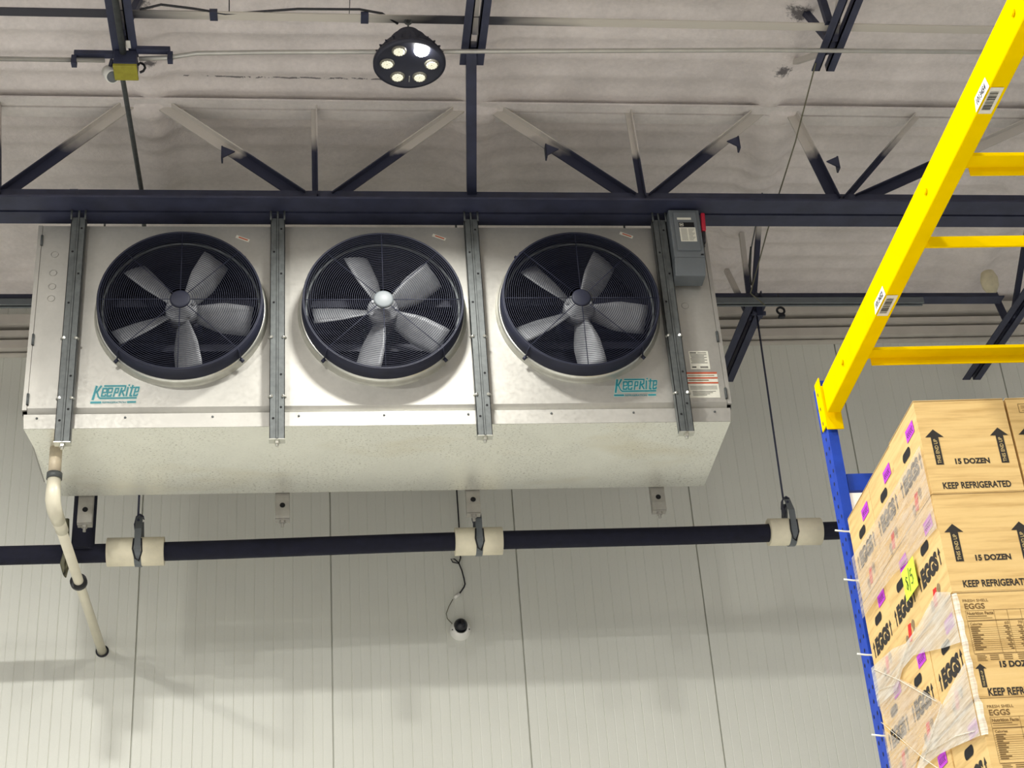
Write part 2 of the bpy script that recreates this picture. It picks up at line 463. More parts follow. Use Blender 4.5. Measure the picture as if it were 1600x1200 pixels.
# trims where deck and wall meet
def trim(mb, y0, z0, z1):
    c = len(mb.v); mb.box(-8, 10, y0, 8.90, z0, z1)
    mb.v[c:] = [(x, y, z + 0.013 * (x + 1.8)) for x, y, z in mb.v[c:]]
mb = MB(); trim(mb, 8.80, 6.993, 7.028); trim(mb, 8.78, 7.06, 7.13); structure(mb.build('trim_1', M['trim']))
mb = MB(); trim(mb, 8.82, 6.915, 6.972); structure(mb.build('trim_2', M['trim']))
mb = MB(); trim(mb, 8.86, 6.893, 6.903); structure(mb.build('trim_3', M['trim']))

# ================================================================ roof truss over the cooler
truss = thing('roof_truss', 'long black girder truss spanning above the three-fan cooler', 'roof truss', (0.7, 6.93, 6.573))
mb = MB()
CH0, CH1 = -4.2, 7.0
mb.box(CH0, CH1, 6.808, 6.922, 6.573, 6.585); mb.box(CH0, CH1, 6.910, 6.922, 6.585, 6.695)
mb.build('bottom_chord', M['black_steel'], truss)
mb = MB()
mb.box(CH0, CH1, 6.938, 7.037, 6.573, 6.585); mb.box(CH0, CH1, 6.938, 6.950, 6.585, 6.690)
mb.build('bottom_chord', M['black_steel'], truss)
mb = MB()
mb.box(CH0, CH1, 6.86, 6.925, 7.240, 7.252)
mb.box(CH0, CH1, 6.935, 7.01, 7.236, 7.250)
mb.build('top_chord', M['foam'], truss)
webs = [((-0.86, 7.32), (-1.53, 6.66), .05), ((-0.84, 7.31), (-0.04, 6.66), .055), ((0.026, 7.25), (0.027, 6.66), .028),
        ((0.83, 7.27), (0.13, 6.66), .045), ((0.89, 7.33), (1.68, 6.66), .055), ((1.715, 7.27), (1.735, 6.66), .028),
        ((2.59, 7.38), (1.785, 6.66), .05), ((2.60, 7.36), (2.775, 6.66), .05), ((3.38, 7.28), (2.83, 6.66), .026),
        ((4.12, 7.26), (2.90, 6.66), .05), ((-1.62, 6.66), (-2.45, 7.3), .05), ((-1.55, 6.66), (-1.6, 7.25), .028),
        ((4.15, 7.3), (4.9, 6.66), .05)]
for i, (a, b, w) in enumerate(webs):
    mb = MB(); p0 = Vector((a[0], 6.93, a[1])); p1 = Vector((b[0], 6.93, b[1]))
    mb.bar(p0, p1, w, 0.008, (0, 1, 0))
    d = (p1 - p0).normalized(); r = d.cross(Vector((0, 1, 0)))
    off = r * (w / 2) * (1 if r.z > 0 else -1)
    mb.bar(p0 + off + Vector((0, -.018, 0)), p1 + off + Vector((0, -.018, 0)), 0.006, 0.042, (0, 1, 0))
    mb.build('web_member', M['spray_web' if i % 2 else 'spray_web_low'], truss)
for (x, z, s) in ((-0.42, 6.93, 1), (1.27, 6.965, 1), (2.27, 7.03, -1), (2.80, 6.9, -1)):
    mb = MB(); mb.v += [(x - .03 * s, 6.885, z + .03), (x + .04 * s, 6.885, z - .005), (x - .03 * s, 6.885, z - .05),
                        (x - .03 * s, 6.893, z + .03), (x + .04 * s, 6.893, z - .005), (x - .03 * s, 6.893, z - .05)]
    mb.f += [(0, 1, 2), (5, 4, 3), (0, 3, 4, 1), (1, 4, 5, 2), (2, 5, 3, 0)]; mb.sm += [False] * 5
    mb.box(min(x - .03 * s, x - .022 * s), max(x - .03 * s, x - .022 * s), 6.885, 6.93, z - .05, z + .03)
    mb.build('gusset', M['black_steel'], truss)
for x in (-1.17, -0.12):
    mb = MB(); mb.box(x - .02, x + .02, 6.86, 6.868, 6.585, 6.66); mb.box(x - .02, x + .02, 6.83, 6.868, 6.585, 6.593)
    mb.disc((x, 6.859, 6.64), 0.008)
    mb.build('clip', M['black_steel'], truss)

# ================================================================ bar joists
def joist(x, y0, y1, z, label, webs, sep=0.033, w=0.042, parts=()):
    t = thing('bar_joist', label, 'bar joist', (x, (y0 + y1) / 2, z), 0, 'roof joists')
    for s in (-1, 1):
        mb = MB(); a, b = x + s * sep / 2, x + s * (sep / 2 + w)
        mb.box(min(a, b), max(a, b), y0, y1, z, z + .006)
        mb.box(min(a, a + s * .006), max(a, a + s * .006), y0, y1, z, z + .042)
        mb.build('chord_angle', M['black_steel'], t)
    for (ya, za, yb, zb) in webs:
        mb = MB(); mb.bar((x, ya, za), (x, yb, zb), 0.028, 0.028, (1, 0, 0)); mb.build('web_member', M['spray_far'], t)
    return t
nearw = [(5.95, 6.91, 5.45, 7.25), (6.02, 6.91, 6.50, 7.25), (5.02, 6.91, 5.40, 7.25)]
j1 = joist(-0.855, 2.5, 6.14, 6.90, 'near black roof joist at left that ends above the yellow box', nearw)
j2 = joist(0.785, 2.5, 6.16, 6.90, 'near black roof joist beside the round lamp', nearw)
j3 = joist(2.545, 2.5, 6.165, 6.90, 'near black roof joist at right, left of the yellow rack beam', nearw)
mb = MB(); mb.bar((0.775, 6.05, 6.915), (0.835, 6.915, 6.70), 0.05, 0.05, (1, 0, 0)); mb.build('brace', M['black_steel'], j2)
for jx, sx in ((2.545, -1), (-0.855, 1)):
    mb = MB(); mb.bar((jx, 5.98, 6.91), (jx + 0.05 * sx, 6.13, 7.27), 0.03, 0.03, (1, 0, 0))
    mb.build('web_member', M['black_steel'], j3 if jx > 0 else j1)
mb = MB(); mb.bar((2.50, 5.86, 6.94), (2.46, 5.83, 7.26), 0.035, 0.03, (0, 1, 0)); mb.build('web_member', M['black_steel'], j3)
joist(2.585, 7.85, 8.84, 6.65, 'far black roof joist just right of the cooler', [(8.02, 6.66, 7.62, 7.05), (8.10, 6.66, 8.42, 7.22), (8.06, 6.66, 8.0, 7.2)], 0.02, 0.05)
jr = joist(4.215, 7.45, 8.84, 6.65, 'far black roof joist behind the yellow rack crossbars', [(8.1, 6.66, 7.6, 7.05)], 0.02, 0.05)
mb = MB(); mb.bar((4.215, 8.18, 6.66), (4.19, 8.22, 6.93), 0.045, 0.012, (0, 1, 0)); mb.build('web_member', M['spray_far'], jr)
mb = MB(); mb.lathe([(0.002, -.085), (0.028, -.075), (0.05, -.03), (0.055, .02), (0.04, .07), (0.002, .085)], (4.18, 8.21, 6.985), 'z', 20)
mb.build('foam_plug', plain('old_foam', rgb(228, 218, 186), 0.9, 0, 0.12, 20, 0.4), jr)

# horizontal pieces along the roof
def solo(mb, name, mat, label, cat, group=None, bevel=0.0):
    o = mb.build(name, mat, None, bevel=bevel)
    return tag(o, label, cat, group)
mb = MB(); mb.box(-4.5, 7, 5.870, 5.922, 6.945, 6.951); mb.box(-4.5, 7, 5.916, 5.922, 6.951, 6.99)
solo(mb, 'bridging_angle', M['bridging'], 'thin patchy white and black angle bar running behind the round lamp', 'angle bar')
cz, cy = 6.865, 6.03
def conduit(pts, label, r=0.011, name='conduit', mat='conduit'):
    return solo(MB().tube(pts, r, 10), name, M[mat], label, 'conduit')
conduit([(-4.2, 6.13, cz), (-0.95, 6.125, cz)], 'thin grey conduit entering the yellow box from the left')
conduit([(-0.79, 6.11, cz), (-0.66, 6.10, cz), (-0.52, 6.065, cz), (-0.2, 6.05, cz), (2.2, 5.975, cz), (6, 5.93, cz)],
        'long thin grey conduit running right from the yellow box past the lamp', 0.011)
conduit([(-0.90, 6.16, 6.955), (-0.895, 6.40, 6.955), (-0.888, 7.30, 6.955), (-0.905, 7.62, 6.955), (-0.905, 7.70, 6.90)],
        'grey conduit running back from under the yellow box to the cooler', 0.0125, mat='dark_channel')
conduit([(-0.862, 3.0, 6.88), (-0.862, 6.10, 6.88)], 'grey conduit strapped along the left near joist', 0.016, mat='dark_channel')
# strut arms holding the conduits
for (xa, xb, y, lab) in ((-1.09, -0.885, 6.10, 'short black strut arm left of the yellow box'), (-0.80, -0.645, 6.065, 'short black strut arm right of the yellow box')):
    mb = MB(); mb.box(xa, xb, y, y + .035, 6.884, 6.905)
    e = xa if xa < -0.9 else xb
    mb.box(e - .012, e + .012, y + .01, y + .045, 6.835, 6.884)
    solo(mb, 'conduit_support', M['black_steel'], lab, 'strut')
# yellow junction box + white sensor
jb = thing('junction_box', 'small faded yellow junction box under the left near joist', 'junction box', (-0.852, 6.14, 6.80))
MB().box(-0.905, -0.80, 6.085, 6.19, 6.815, 6.895).build('body', M['black_steel'], jb, bevel=0.004)
MB().box(-0.907, -0.797, 6.088, 6.192, 6.800, 6.816).build('cover', M['box_yellow'], jb, bevel=0.003)
pts = [(-0.80, 6.15, 6.86)] + [(-0.795 + .03 * math.sin(a), 6.15, 6.845 + .03 * math.cos(a)) for a in (0.2, 0.9, 1.6, 2.3, 2.9)]
MB().tube(pts, 0.006, 8).build('cable_loop', M['black_plastic'], jb)
sn = thing('flood_sensor', 'small white round-faced sensor hanging left of the yellow box', 'sensor', (-0.935, 6.21, 6.80))
ax = Vector((0.35, -0.45, -0.82)).normalized(); c0 = Vector((-0.930, 6.20, 6.845))
MB().tube([c0 - ax * .035, c0 + ax * .035], 0.034, 20).build('body', M['white_plastic'], sn)
MB().tube([c0 + ax * .034, c0 + ax * .040], 0.027, 20).build('lens', M['grey_box'], sn)
MB().tube([c0 - ax * .03, (-0.92, 6.15, 6.89)], 0.010, 8).build('bracket', M['black_steel'], sn)
solo(MB().box(-0.845, -0.825, 6.02, 6.07, 6.893, 6.897), 'cable_tag', M['white_plastic'], 'small white tag tucked on the left near joist', 'tag')
# lamp cable
def wire(pts, r, label, mat='black_plastic', cat='cable', name='cable'):
    return solo(MB().tube(pts, r, 6), name, M[mat], label, cat)
wire([(-0.764, 5.828, 6.912), (-0.669, 5.827, 6.945), (-0.525, 5.855, 6.950), (-0.382, 5.884, 6.948), (-0.287, 5.879, 6.953), (-0.048, 5.855, 6.960), (0.239, 5.855, 6.965),
      (0.344, 5.874, 6.960), (0.420, 5.922, 6.941)], 0.006, 'black lamp cable lying along the patchy angle bar')
for x in (-0.435, 0.263):
    solo(MB().box(x - .018, x + .018, 5.866, 5.926, 6.941, 6.962), 'beam_clip', M['black_steel'],
         'black clip on the angle bar near the left joist' if x < 0 else 'black clip on the angle bar left of the round lamp', 'clip', 'angle bar clips')
wire([(0.191, 5.876, 6.950), (0.196, 5.751, 7.017)], 0.002, 'thin wire rising to the roof left of the round lamp')
wire([(-0.363, 5.876, 6.950), (-0.358, 5.751, 7.017)], 0.003, 'thin wire rising to the roof right of the left joist')

# ================================================================ round high bay light
LX, LY, LZ, LS = 0.466, 5.928, 6.70, 0.944
hb = thing('high_bay_light', 'round black high bay lamp with six LED clusters, one glaring', 'lamp', (LX, LY, LZ))
mb = MB(); mb.lathe([(0.0005, 0.004), (0.150, 0.004), (0.162, -0.004), (0.179, -0.002), (0.179, 0.016), (0.160, 0.022), (0.0005, 0.022)], (LX, LY, LZ), 'z', 64)
mb.build('face_plate', M['driver'], hb)
mb = MB()
for (r, h0, h1) in ((0.163, .022, .046), (0.148, .046, .062), (0.138, .062, .085), (0.122, .085, .105), (0.088, .105, .118), (0.092, .118, .150), (0.075, .150, .166), (0.06, .166, .19)):
    mb.lathe([(0.0005, h0), (r, h0), (r, h1), (0.0005, h1)], (LX, LY, LZ), 'z', 40, False)
for k in range(24):
    a = 2 * PI * k / 24
    mb.bar((LX + .10 * math.cos(a), LY + .10 * math.sin(a), LZ + .06), (LX + .168 * math.cos(a), LY + .168 * math.sin(a), LZ + .035), 0.004, 0.03, (0, 0, 1))
mb.build('heat_sink', M['driver'], hb)
mb = MB(); mb.tube([(LX, LY - .03, LZ + .185), (LX, LY - .03, LZ + .262)], 0.005, 8); mb.ring((LX, LY - .03, LZ + .248), 0.016, 0.005, 'y', 24, 6); mb.build('hook', M['dark_channel'], hb)
for k in range(6):
    a = PI * k / 3; px, py = LX + .110 * math.cos(a), LY + .110 * math.sin(a)
    mb = MB(); mb.lathe([(0.037, 0.0), (0.035, -0.006), (0.028, -0.008), (0.0005, -0.0082)], (px, py, LZ + .003), 'z', 28)
    hot = (k == 5)
    ln = mb.build('led_lens', M['led_hot' if hot else 'lens'], hb)  # hot cluster's whole lens glows, widening it in place of glare
    mb = MB()
    for q in range(12):
        b = 2 * PI * q / 12; mb.lathe([(0.0072, 0), (0.006, -.003), (0.0004, -.004)], (px + .0215 * math.cos(b), py + .0215 * math.sin(b), LZ - .0052), 'z', 10)
    for q in range(5):
        b = 2 * PI * q / 5; mb.lathe([(0.0075, 0), (0.006, -.003), (0.0004, -.004)], (px + .010 * math.cos(b), py + .010 * math.sin(b), LZ - .0052), 'z', 10)
    o = mb.build('led_cluster', M['led_hot' if hot else 'led'], ln)
    if hot: o['label'] = 'glaring white LED cluster'
MB().box(LX + .002, LX + .006, LY + .09, LY + .13, LZ - .003, LZ + .003).build('index_mark', M['conduit'], hb)
hb.scale = (LS, LS, LS)
li = lamp(LX, LY, LZ - .014, 58.0, 0.28, 150)

# ================================================================ the unit cooler
UX0, UX1, UY0, UY1, UZ0, UZ1 = -1.352, 2.070, 7.0, 7.72, 5.485, 6.532
uc = thing('unit_cooler', 'long galvanised refrigeration cooler with three big black fans, hung under the truss', 'refrigeration unit', (0.36, 7.36, 5.37))
FANS = [(-0.628, 6.012, 62), (0.358, 6.008, 112), (1.346, 6.016, 62)]
TILE = [UX0 + .022, -0.163, 0.826, UX1 - .022]
FR, FY = 0.393, 6.868
HR = 0.385
for i, (fx, fz, _) in enumerate(FANS):
    x0, x1 = TILE[i] + (.0012 if i else 0), TILE[i + 1] - (.0012 if i < 2 else 0)
    angs = sorted([2 * PI * k / 96 for k in range(96)] + [math.atan2(z - fz, x - fx) % (2 * PI) for x in (x0, x1) for z in (UZ0, UZ1)])
    mb = MB()
    def edge(a):
        dx, dz = math.cos(a), math.sin(a); tt = 1e9
        if dx > 1e-9: tt = min(tt, (x1 - fx) / dx)
        if dx < -1e-9: tt = min(tt, (x0 - fx) / dx)
        if dz > 1e-9: tt = min(tt, (UZ1 - fz) / dz)
        if dz < -1e-9: tt = min(tt, (UZ0 - fz) / dz)
        return (fx + dx * tt, fz + dz * tt)
    for k in range(len(angs)):
        a, b = angs[k], angs[(k + 1) % len(angs)]
        pa, pb = edge(a), edge(b)
        mb.face([(fx + HR * math.cos(a), UY0, fz + HR * math.sin(a)), (pa[0], UY0, pa[1]), (pb[0], UY0, pb[1]), (fx + HR * math.cos(b), UY0, fz + HR * math.sin(b))])
    mb.face([(x0, UY0, UZ0), (x1, UY0, UZ0), (x1, UY0 + .022, UZ0 - .030), (x0, UY0 + .022, UZ0 - .030)])
    mb.build('front_panel', M['galv'], uc)
mb = MB()
mb.face([(UX0, UY0, UZ1), (UX1, UY0, UZ1), (UX1, UY1, UZ1), (UX0, UY1, UZ1)])
mb.face([(UX0, UY0 + .022, UZ0 - .03), (UX0, UY1, UZ0 - .03), (UX1, UY1, UZ0 - .03), (UX1, UY0 + .022, UZ0 - .03)])
mb.face([(UX0, UY1, UZ0 - .03), (UX0, UY1, UZ1), (UX1, UY1, UZ1), (UX1, UY1, UZ0 - .03)])
for x in (UX0, UX1):
    mb.face([(x, UY0, UZ0), (x, UY0 + .022, UZ0 - .03), (x, UY1, UZ0 - .03), (x, UY1, UZ1), (x, UY0, UZ1)])
mb.build('casing', M['galv'], uc)
for s, x0, x1 in ((0, UX0, UX0 + .0205), (1, UX1 - .0205, UX1)):
    mb = MB(); mb.box(x0, x1, UY0 - .004, UY0 + .01, UZ0 - .012, UZ1)
    e = mb.build('end_door_flange', M['galv'], uc)
    for z in (6.44, 5.86, 5.53):
        xm = (x1 + .002) if s == 0 else (x0 - .002)
        mb = MB(); mb.box(xm - .006, xm + .006, UY0 - .010, UY0 - .002, z - .03, z + .03); mb.tube([(xm, UY0 - .010, z - .03), (xm, UY0 - .010, z + .03)], .004, 8)
        mb.build('hinge', M['dark_channel'], e)
# coil face behind the fans
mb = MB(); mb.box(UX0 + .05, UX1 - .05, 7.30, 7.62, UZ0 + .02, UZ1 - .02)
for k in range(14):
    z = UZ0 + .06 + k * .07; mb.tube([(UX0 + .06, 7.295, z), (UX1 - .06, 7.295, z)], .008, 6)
mb.build('coil', M['void'], uc)  # coil coloured black so the interior reads as shaded
# black partitions put in to keep the inside dark
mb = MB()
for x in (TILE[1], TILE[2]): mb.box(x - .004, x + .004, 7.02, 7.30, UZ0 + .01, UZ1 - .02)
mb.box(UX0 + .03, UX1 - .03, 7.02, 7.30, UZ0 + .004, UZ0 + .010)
mb.build('inside_shade_panel', M['void'], uc)

def guard_mesh():
    mb = MB(); n = 33
    for k in range(n):
        r = 0.062 + (FR - 0.066) * k / (n - 1); mb.ring((0, 0, 0), r, 0.0015 if k < n - 1 else 0.003, 'y', 72, 4)
    for k in range(8):
        a = 2 * PI * k / 8
        mb.tube([(.045 * math.cos(a), .003, .045 * math.sin(a)), (FR * math.cos(a), .003, FR * math.sin(a))], 0.0023, 6)
    for k in range(4):
        a = PI / 4 + PI / 2 * k
        ca, sa = math.cos(a), math.sin(a)
        mb.tube([(FR * ca, .0, FR * sa), ((FR + .014) * ca, .03, (FR + .014) * sa), ((FR + .022) * ca, .10, (FR + .022) * sa)], 0.004, 6)
        mb.tube([((FR + .018) * ca, .085, (FR + .018) * sa), ((FR + .038) * ca, .09, (FR + .038) * sa)], 0.009, 8)
    return mb.mesh('fan_guard', M['wire'])
def blade_mesh():
    mb = MB(); nu, nv = 8, 6; top = []; bot = []
    for i in range(nu + 1):
        u = i / nu; r = 0.070 + (0.345 - 0.070) * u
        w = 0.085 + 0.065 * min(1, u * 2.2); pitch = math.radians(44 - 16 * u)
        if u > .93: w *= 0.96
        for j in range(nv + 1):
            vv = j / nv - 0.5 + 0.04 * (1 - u)
            s_ = vv * w; camb = 0.010 * (1 - (2 * (j / nv - .5)) ** 2)
            top.append((s_ * math.cos(pitch), s_ * math.sin(pitch) - camb - .0015, r))
            bot.append((s_ * math.cos(pitch), s_ * math.sin(pitch) - camb + .0015, r))
    mb.v = top + bot; N = len(top); q = nv + 1
    for i in range(nu):
        for j in range(nv):
            a = i * q + j
            mb.f.append((a, a + 1, a + q + 1, a + q)); mb.f.append((N + a, N + a + q, N + a + q + 1, N + a + 1)); mb.sm += [True, True]
    rim = [j for j in range(q)] + [i * q + nv for i in range(1, nu + 1)] + [nu * q + j for j in reversed(range(nv))] + [i * q for i in reversed(range(1, nu))]
    for a, b in zip(rim, rim[1:] + rim[:1]): mb.f.append((a, N + a, N + b, b)); mb.sm.append(False)
    return mb.mesh('fan_blade', M['alu'])
GM, BM_ = guard_mesh(), blade_mesh()
uo = uc.location
for i, (fx, fz, base) in enumerate(FANS):
    mb = MB(); c = (fx, 0, fz)
    mb.lathe([(FR - .002, FY), (FR + .004, FY), (FR + .010, 6.955), (FR + .010, 6.962), (FR - .004, 6.962), (FR - .004, FY + .004)], c, 'y', 96, True, True)
    fan = mb.build('fan_shroud', M['black_paint'], uc)
    mb = MB(); mb.lathe([(FR - .010, 6.955), (FR + .013, 6.958), (FR + .020, 6.966), (FR + .020, 6.985), (FR + .028, 6.998), (FR + .030, 7.002), (FR - .010, 7.002)], c, 'y', 96, True)
    vr = mb.build('venturi_ring', M['silver'], fan)
    mb = MB(); mb.lathe([(FR - .006, 6.948), (FR - .016, 6.945), (FR - .020, 6.950), (FR - .020, 6.958), (FR - .006, 6.958)], c, 'y', 96, True, True)
    mb.build('orifice_lip', M['dark_channel'], fan)
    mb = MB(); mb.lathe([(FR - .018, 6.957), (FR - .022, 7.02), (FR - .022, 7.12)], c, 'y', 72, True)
    mb.build('throat', M['void'], fan)  # shade inside the fan tube is put into its colour
    g = bpy.data.objects.new('fan_guard', GM); C.objects.link(g); g.parent = fan; g.location = Vector((fx, FY, fz)) - uo
    mb = MB(); mb.lathe([(0.0005, -.006), (0.040, -.005), (0.049, -.001), (0.049, .006), (0.0005, .006)], (fx, FY, fz), 'y', 32)
    cap = mb.build('guard_cap', M['grey_box' if i == 1 else 'black_paint'], fan)
    if i == 1: cap['label'] = 'shiny silver guard cap'
    for k in range(5):
        b = bpy.data.objects.new('fan_blade', BM_); C.objects.link(b); b.parent = fan
        b.location = Vector((fx, 6.985, fz)) - uo
        b.rotation_euler = (0, math.radians(90 - (base - 72 * k)), 0)
    mb = MB(); mb.lathe([(0.0005, 6.945), (0.045, 6.945), (0.050, 6.952), (0.070, 6.955), (0.078, 6.962), (0.078, 7.03), (0.0005, 7.03)], (fx, 0, fz), 'y', 40)
    for k in range(5):
        a = math.radians(base - 72 * k + 30); mb.tube([(fx + .062 * math.cos(a), 6.948, fz + .062 * math.sin(a)), (fx + .062 * math.cos(a), 6.96, fz + .062 * math.sin(a))], .008, 8)
    mb.build('hub', M['alu'], fan)
    mb = MB(); mb.lathe([(0.0005, 7.05), (0.085, 7.05), (0.09, 7.06), (0.09, 7.24), (0.0005, 7.24)], (fx, 0, fz), 'y', 32)
    mb.box(fx - .37, fx + .37, 7.10, 7.13, fz - .16, fz - .12); mb.box(fx - .37, fx + .37, 7.10, 7.13, fz + .10, fz + .14)
    mb.build('motor', M['black_paint'], fan)

# drain pan
PZ0, PZ1 = 5.370, 5.446
mb = MB()
fl, fr_ = -1.336, 2.050; tl, tr_ = -1.342, 2.058
bl, br = -1.262, 2.064; YB = 7.712; YF = 6.992
P = lambda x, y, z: (x, y, z)
mb.face([P(tl, YF + .002, PZ1), P(fl, YF + .002, PZ0), P(fr_, YF + .002, PZ0), P(tr_, YF + .002, PZ1)][::-1])
mb.face([P(fl, YF, PZ0), P(bl, YB, PZ0), P(br, YB, PZ0), P(fr_, YF, PZ0)])
mb.face([P(tl, YF, PZ1), P(tl, YB, PZ1), P(bl, YB, PZ0), P(fl, YF, PZ0)])
mb.face([P(tr_, YF, PZ1), P(fr_, YF, PZ0), P(br, YB, PZ0), P(tr_, YB, PZ1)])
mb.face([P(bl, YB, PZ0), P(tl, YB, PZ1), P(tr_, YB, PZ1), P(br, YB, PZ0)])
mb.face([P(tl, YF, PZ1), P(tr_, YF, PZ1), P(tr_, YB, PZ1), P(tl, YB, PZ1)])
pan = mb.build('drain_pan', M['pan'], uc)
mb = MB(); mb.face([P(tl, YF, PZ1), P(fl, YF, PZ0), P(fr_, YF, PZ0), P(tr_, YF, PZ1)][::-1]); mb.face([P(fl, YF, PZ0), P(fl, YF + .002, PZ0), P(fr_, YF + .002, PZ0), P(fr_, YF, PZ0)])
mb.build('pan_lip', M['galv'], pan)
mb = MB(); mb.box(UX0 + .01, UX1 - .01, 7.012, 7.70, PZ1, UZ0 - .030); mb.build('gap_shade', M['void'], uc)  # black box in the slit above the pan stands in for shade
for k in range(9):
    x = -1.28 + k * .407; MB().lathe([(0.0005, -.004), (0.005, -.004), (0.006, 0)], (x, YF, 5.425), 'y', 10).build('screw', M['dark_channel'], pan)

# logos
def logo(dx, dz):
    K = 0.300 / 1600; KZ = 0.1875 / 800
    O = Vector((-1.079 + dx, UY0 - .0014, 5.655 + dz)); U = Vector((K, 0, 0)); V = Vector((0, 0, -KZ))
    S = [([(340, 235), (262, 535)], 58), ([(452, 228), (345, 375)], 48), ([(352, 345), (395, 470), (440, 512), (1340, 505)], 38),
         ([(535, 226), (1062, 226), (1040, 330), (965, 358)], 38), ([(968, 280), (915, 455)], 48), ([(975, 350), (1030, 455)], 44),
         ([(600, 285), (505, 285), (475, 462), (560, 462), (572, 425)], 40), ([(490, 380), (588, 372), (603, 288)], 32),
         ([(738, 280), (640, 280), (608, 462), (700, 462), (712, 425)], 40), ([(625, 378), (724, 370), (741, 283)], 32),
         ([(822, 285), (772, 468)], 42), ([(825, 285), (892, 285), (872, 378), (800, 384)], 34),
         ([(1122, 265), (1088, 458)], 42), ([(1140, 212), (1160, 208)], 34), ([(1240, 222), (1182, 456), (1222, 456)], 42),
         ([(1182, 268), (1290, 264)], 30), ([(1396, 265), (1320, 265), (1272, 456), (1348, 452), (1362, 420)], 40), ([(1290, 370), (1375, 362), (1398, 268)], 32),
         ([(222, 608), (465, 608)], 46), ([(1130, 606), (1325, 602)], 40)]
    mb = MB()
    for q_, (p, w) in enumerate(S): mb.stroke(p, w * 0.88, O - Vector((0, .00003 * q_, 0)), U, V, (0, -.00001, 0))
    text_faces(mb, 'REFRIGERATION', 44 * KZ, 600 * K, O + U * 495 + V * 630, X_, Z_, 0.02, 0.25)
    lg = mb.build('logo', M['teal'], uc)
    lg['label'] = 'teal lettered maker logo'
    mb = MB(); O2 = O + Vector((0, .0007, 0))
    for q_, (p, w) in enumerate(S): mb.stroke(p, w + 24, O2 + Vector((0, .0005 - .00002 * q_, 0)), U, V, (0, -.000005, 0))
    mb.build('logo_outline', M['logo_edge'], lg)
logo(0, 0); logo(2.523, 0.014)
# labels on the right end panel
def flat(mb, x0, x1, z0, z1, y): mb.face([(x0, y, z0), (x1, y, z0), (x1, y, z1), (x0, y, z1)]); return mb
def panel_label(name, x0, x1, z0, z1, rows, parent, label):
    o = flat(MB(), x0, x1, z0, z1, UY0 - .0012).build(name, M['paper'], parent); o['label'] = label
    by = {}
    for (mat, a, b, c, d) in rows:
        flat(by.setdefault(mat, MB()), x0 + (x1 - x0) * a, x0 + (x1 - x0) * b, z0 + (z1 - z0) * c, z0 + (z1 - z0) * d, UY0 - .0020)
    for mat, mbb in by.items(): mbb.build('printing', M[mat], o)
    return o
rows = [('paper_grey', .05, .38, .86, .94), ('paper_grey', .45, .9, .88, .92)]
for k in range(7): rows.append(('paper_grey', .06 + .02 * (k % 3), .9 - .13 * (k % 2), .78 - k * .075, .80 - k * .075 + .018))
rows += [('ink', .08, .30, .08, .15), ('paper_grey', .5, .9, .06, .16)]
panel_label('spec_label', 1.888, 1.988, 5.672, 5.778, rows, uc, 'small pale data label')
rows = [('orange_red', 0, 1, .93, 1.0), ('orange_red', 0, 1, .74, .80), ('orange_red', 0, 1, .55, .61)]
for k in range(3): rows.append(('paper_grey', .06, .94, .44 - k * .055, .46 - k * .055))
for k in range(4): rows.append(('paper_grey', .12, .88 - .1 * k, .24 - k * .05, .262 - k * .05))
rows += [('smudge', .04, .9, .85, .88), ('smudge', .04, .7, .66, .70)]
panel_label('warning_label', 1.862, 2.018, 5.508, 5.655, rows, uc, 'white warning label with red bands')
for x, z in ((-0.339, 6.458), (0.661, 6.470), (1.643, 6.487)):
    o = MB(); o.stroke([(-.028, .012), (.028, -.012)], .018, (x, UY0 - .001, z), X_, Z_)
    a = o.build('arrow_sticker', M['paper'], uc)
    o = MB(); o.stroke([(-.018, .0085), (.024, -.0095)], .007, (x, UY0 - .0018, z), X_, Z_); o.build('red_arrow', M['orange_red'], a)
# knock-outs on the left end
mb = MB()
for z in (6.36, 6.25, 6.17, 6.10): mb.ring((-1.262, UY0 - .001, z), 0.017, 0.002, 'y', 24, 4)
mb.ring((1.905, UY0 - .001, 6.05), 0.018, 0.002, 'y', 24, 4)
mb.build('knockout', M['galv'], uc)

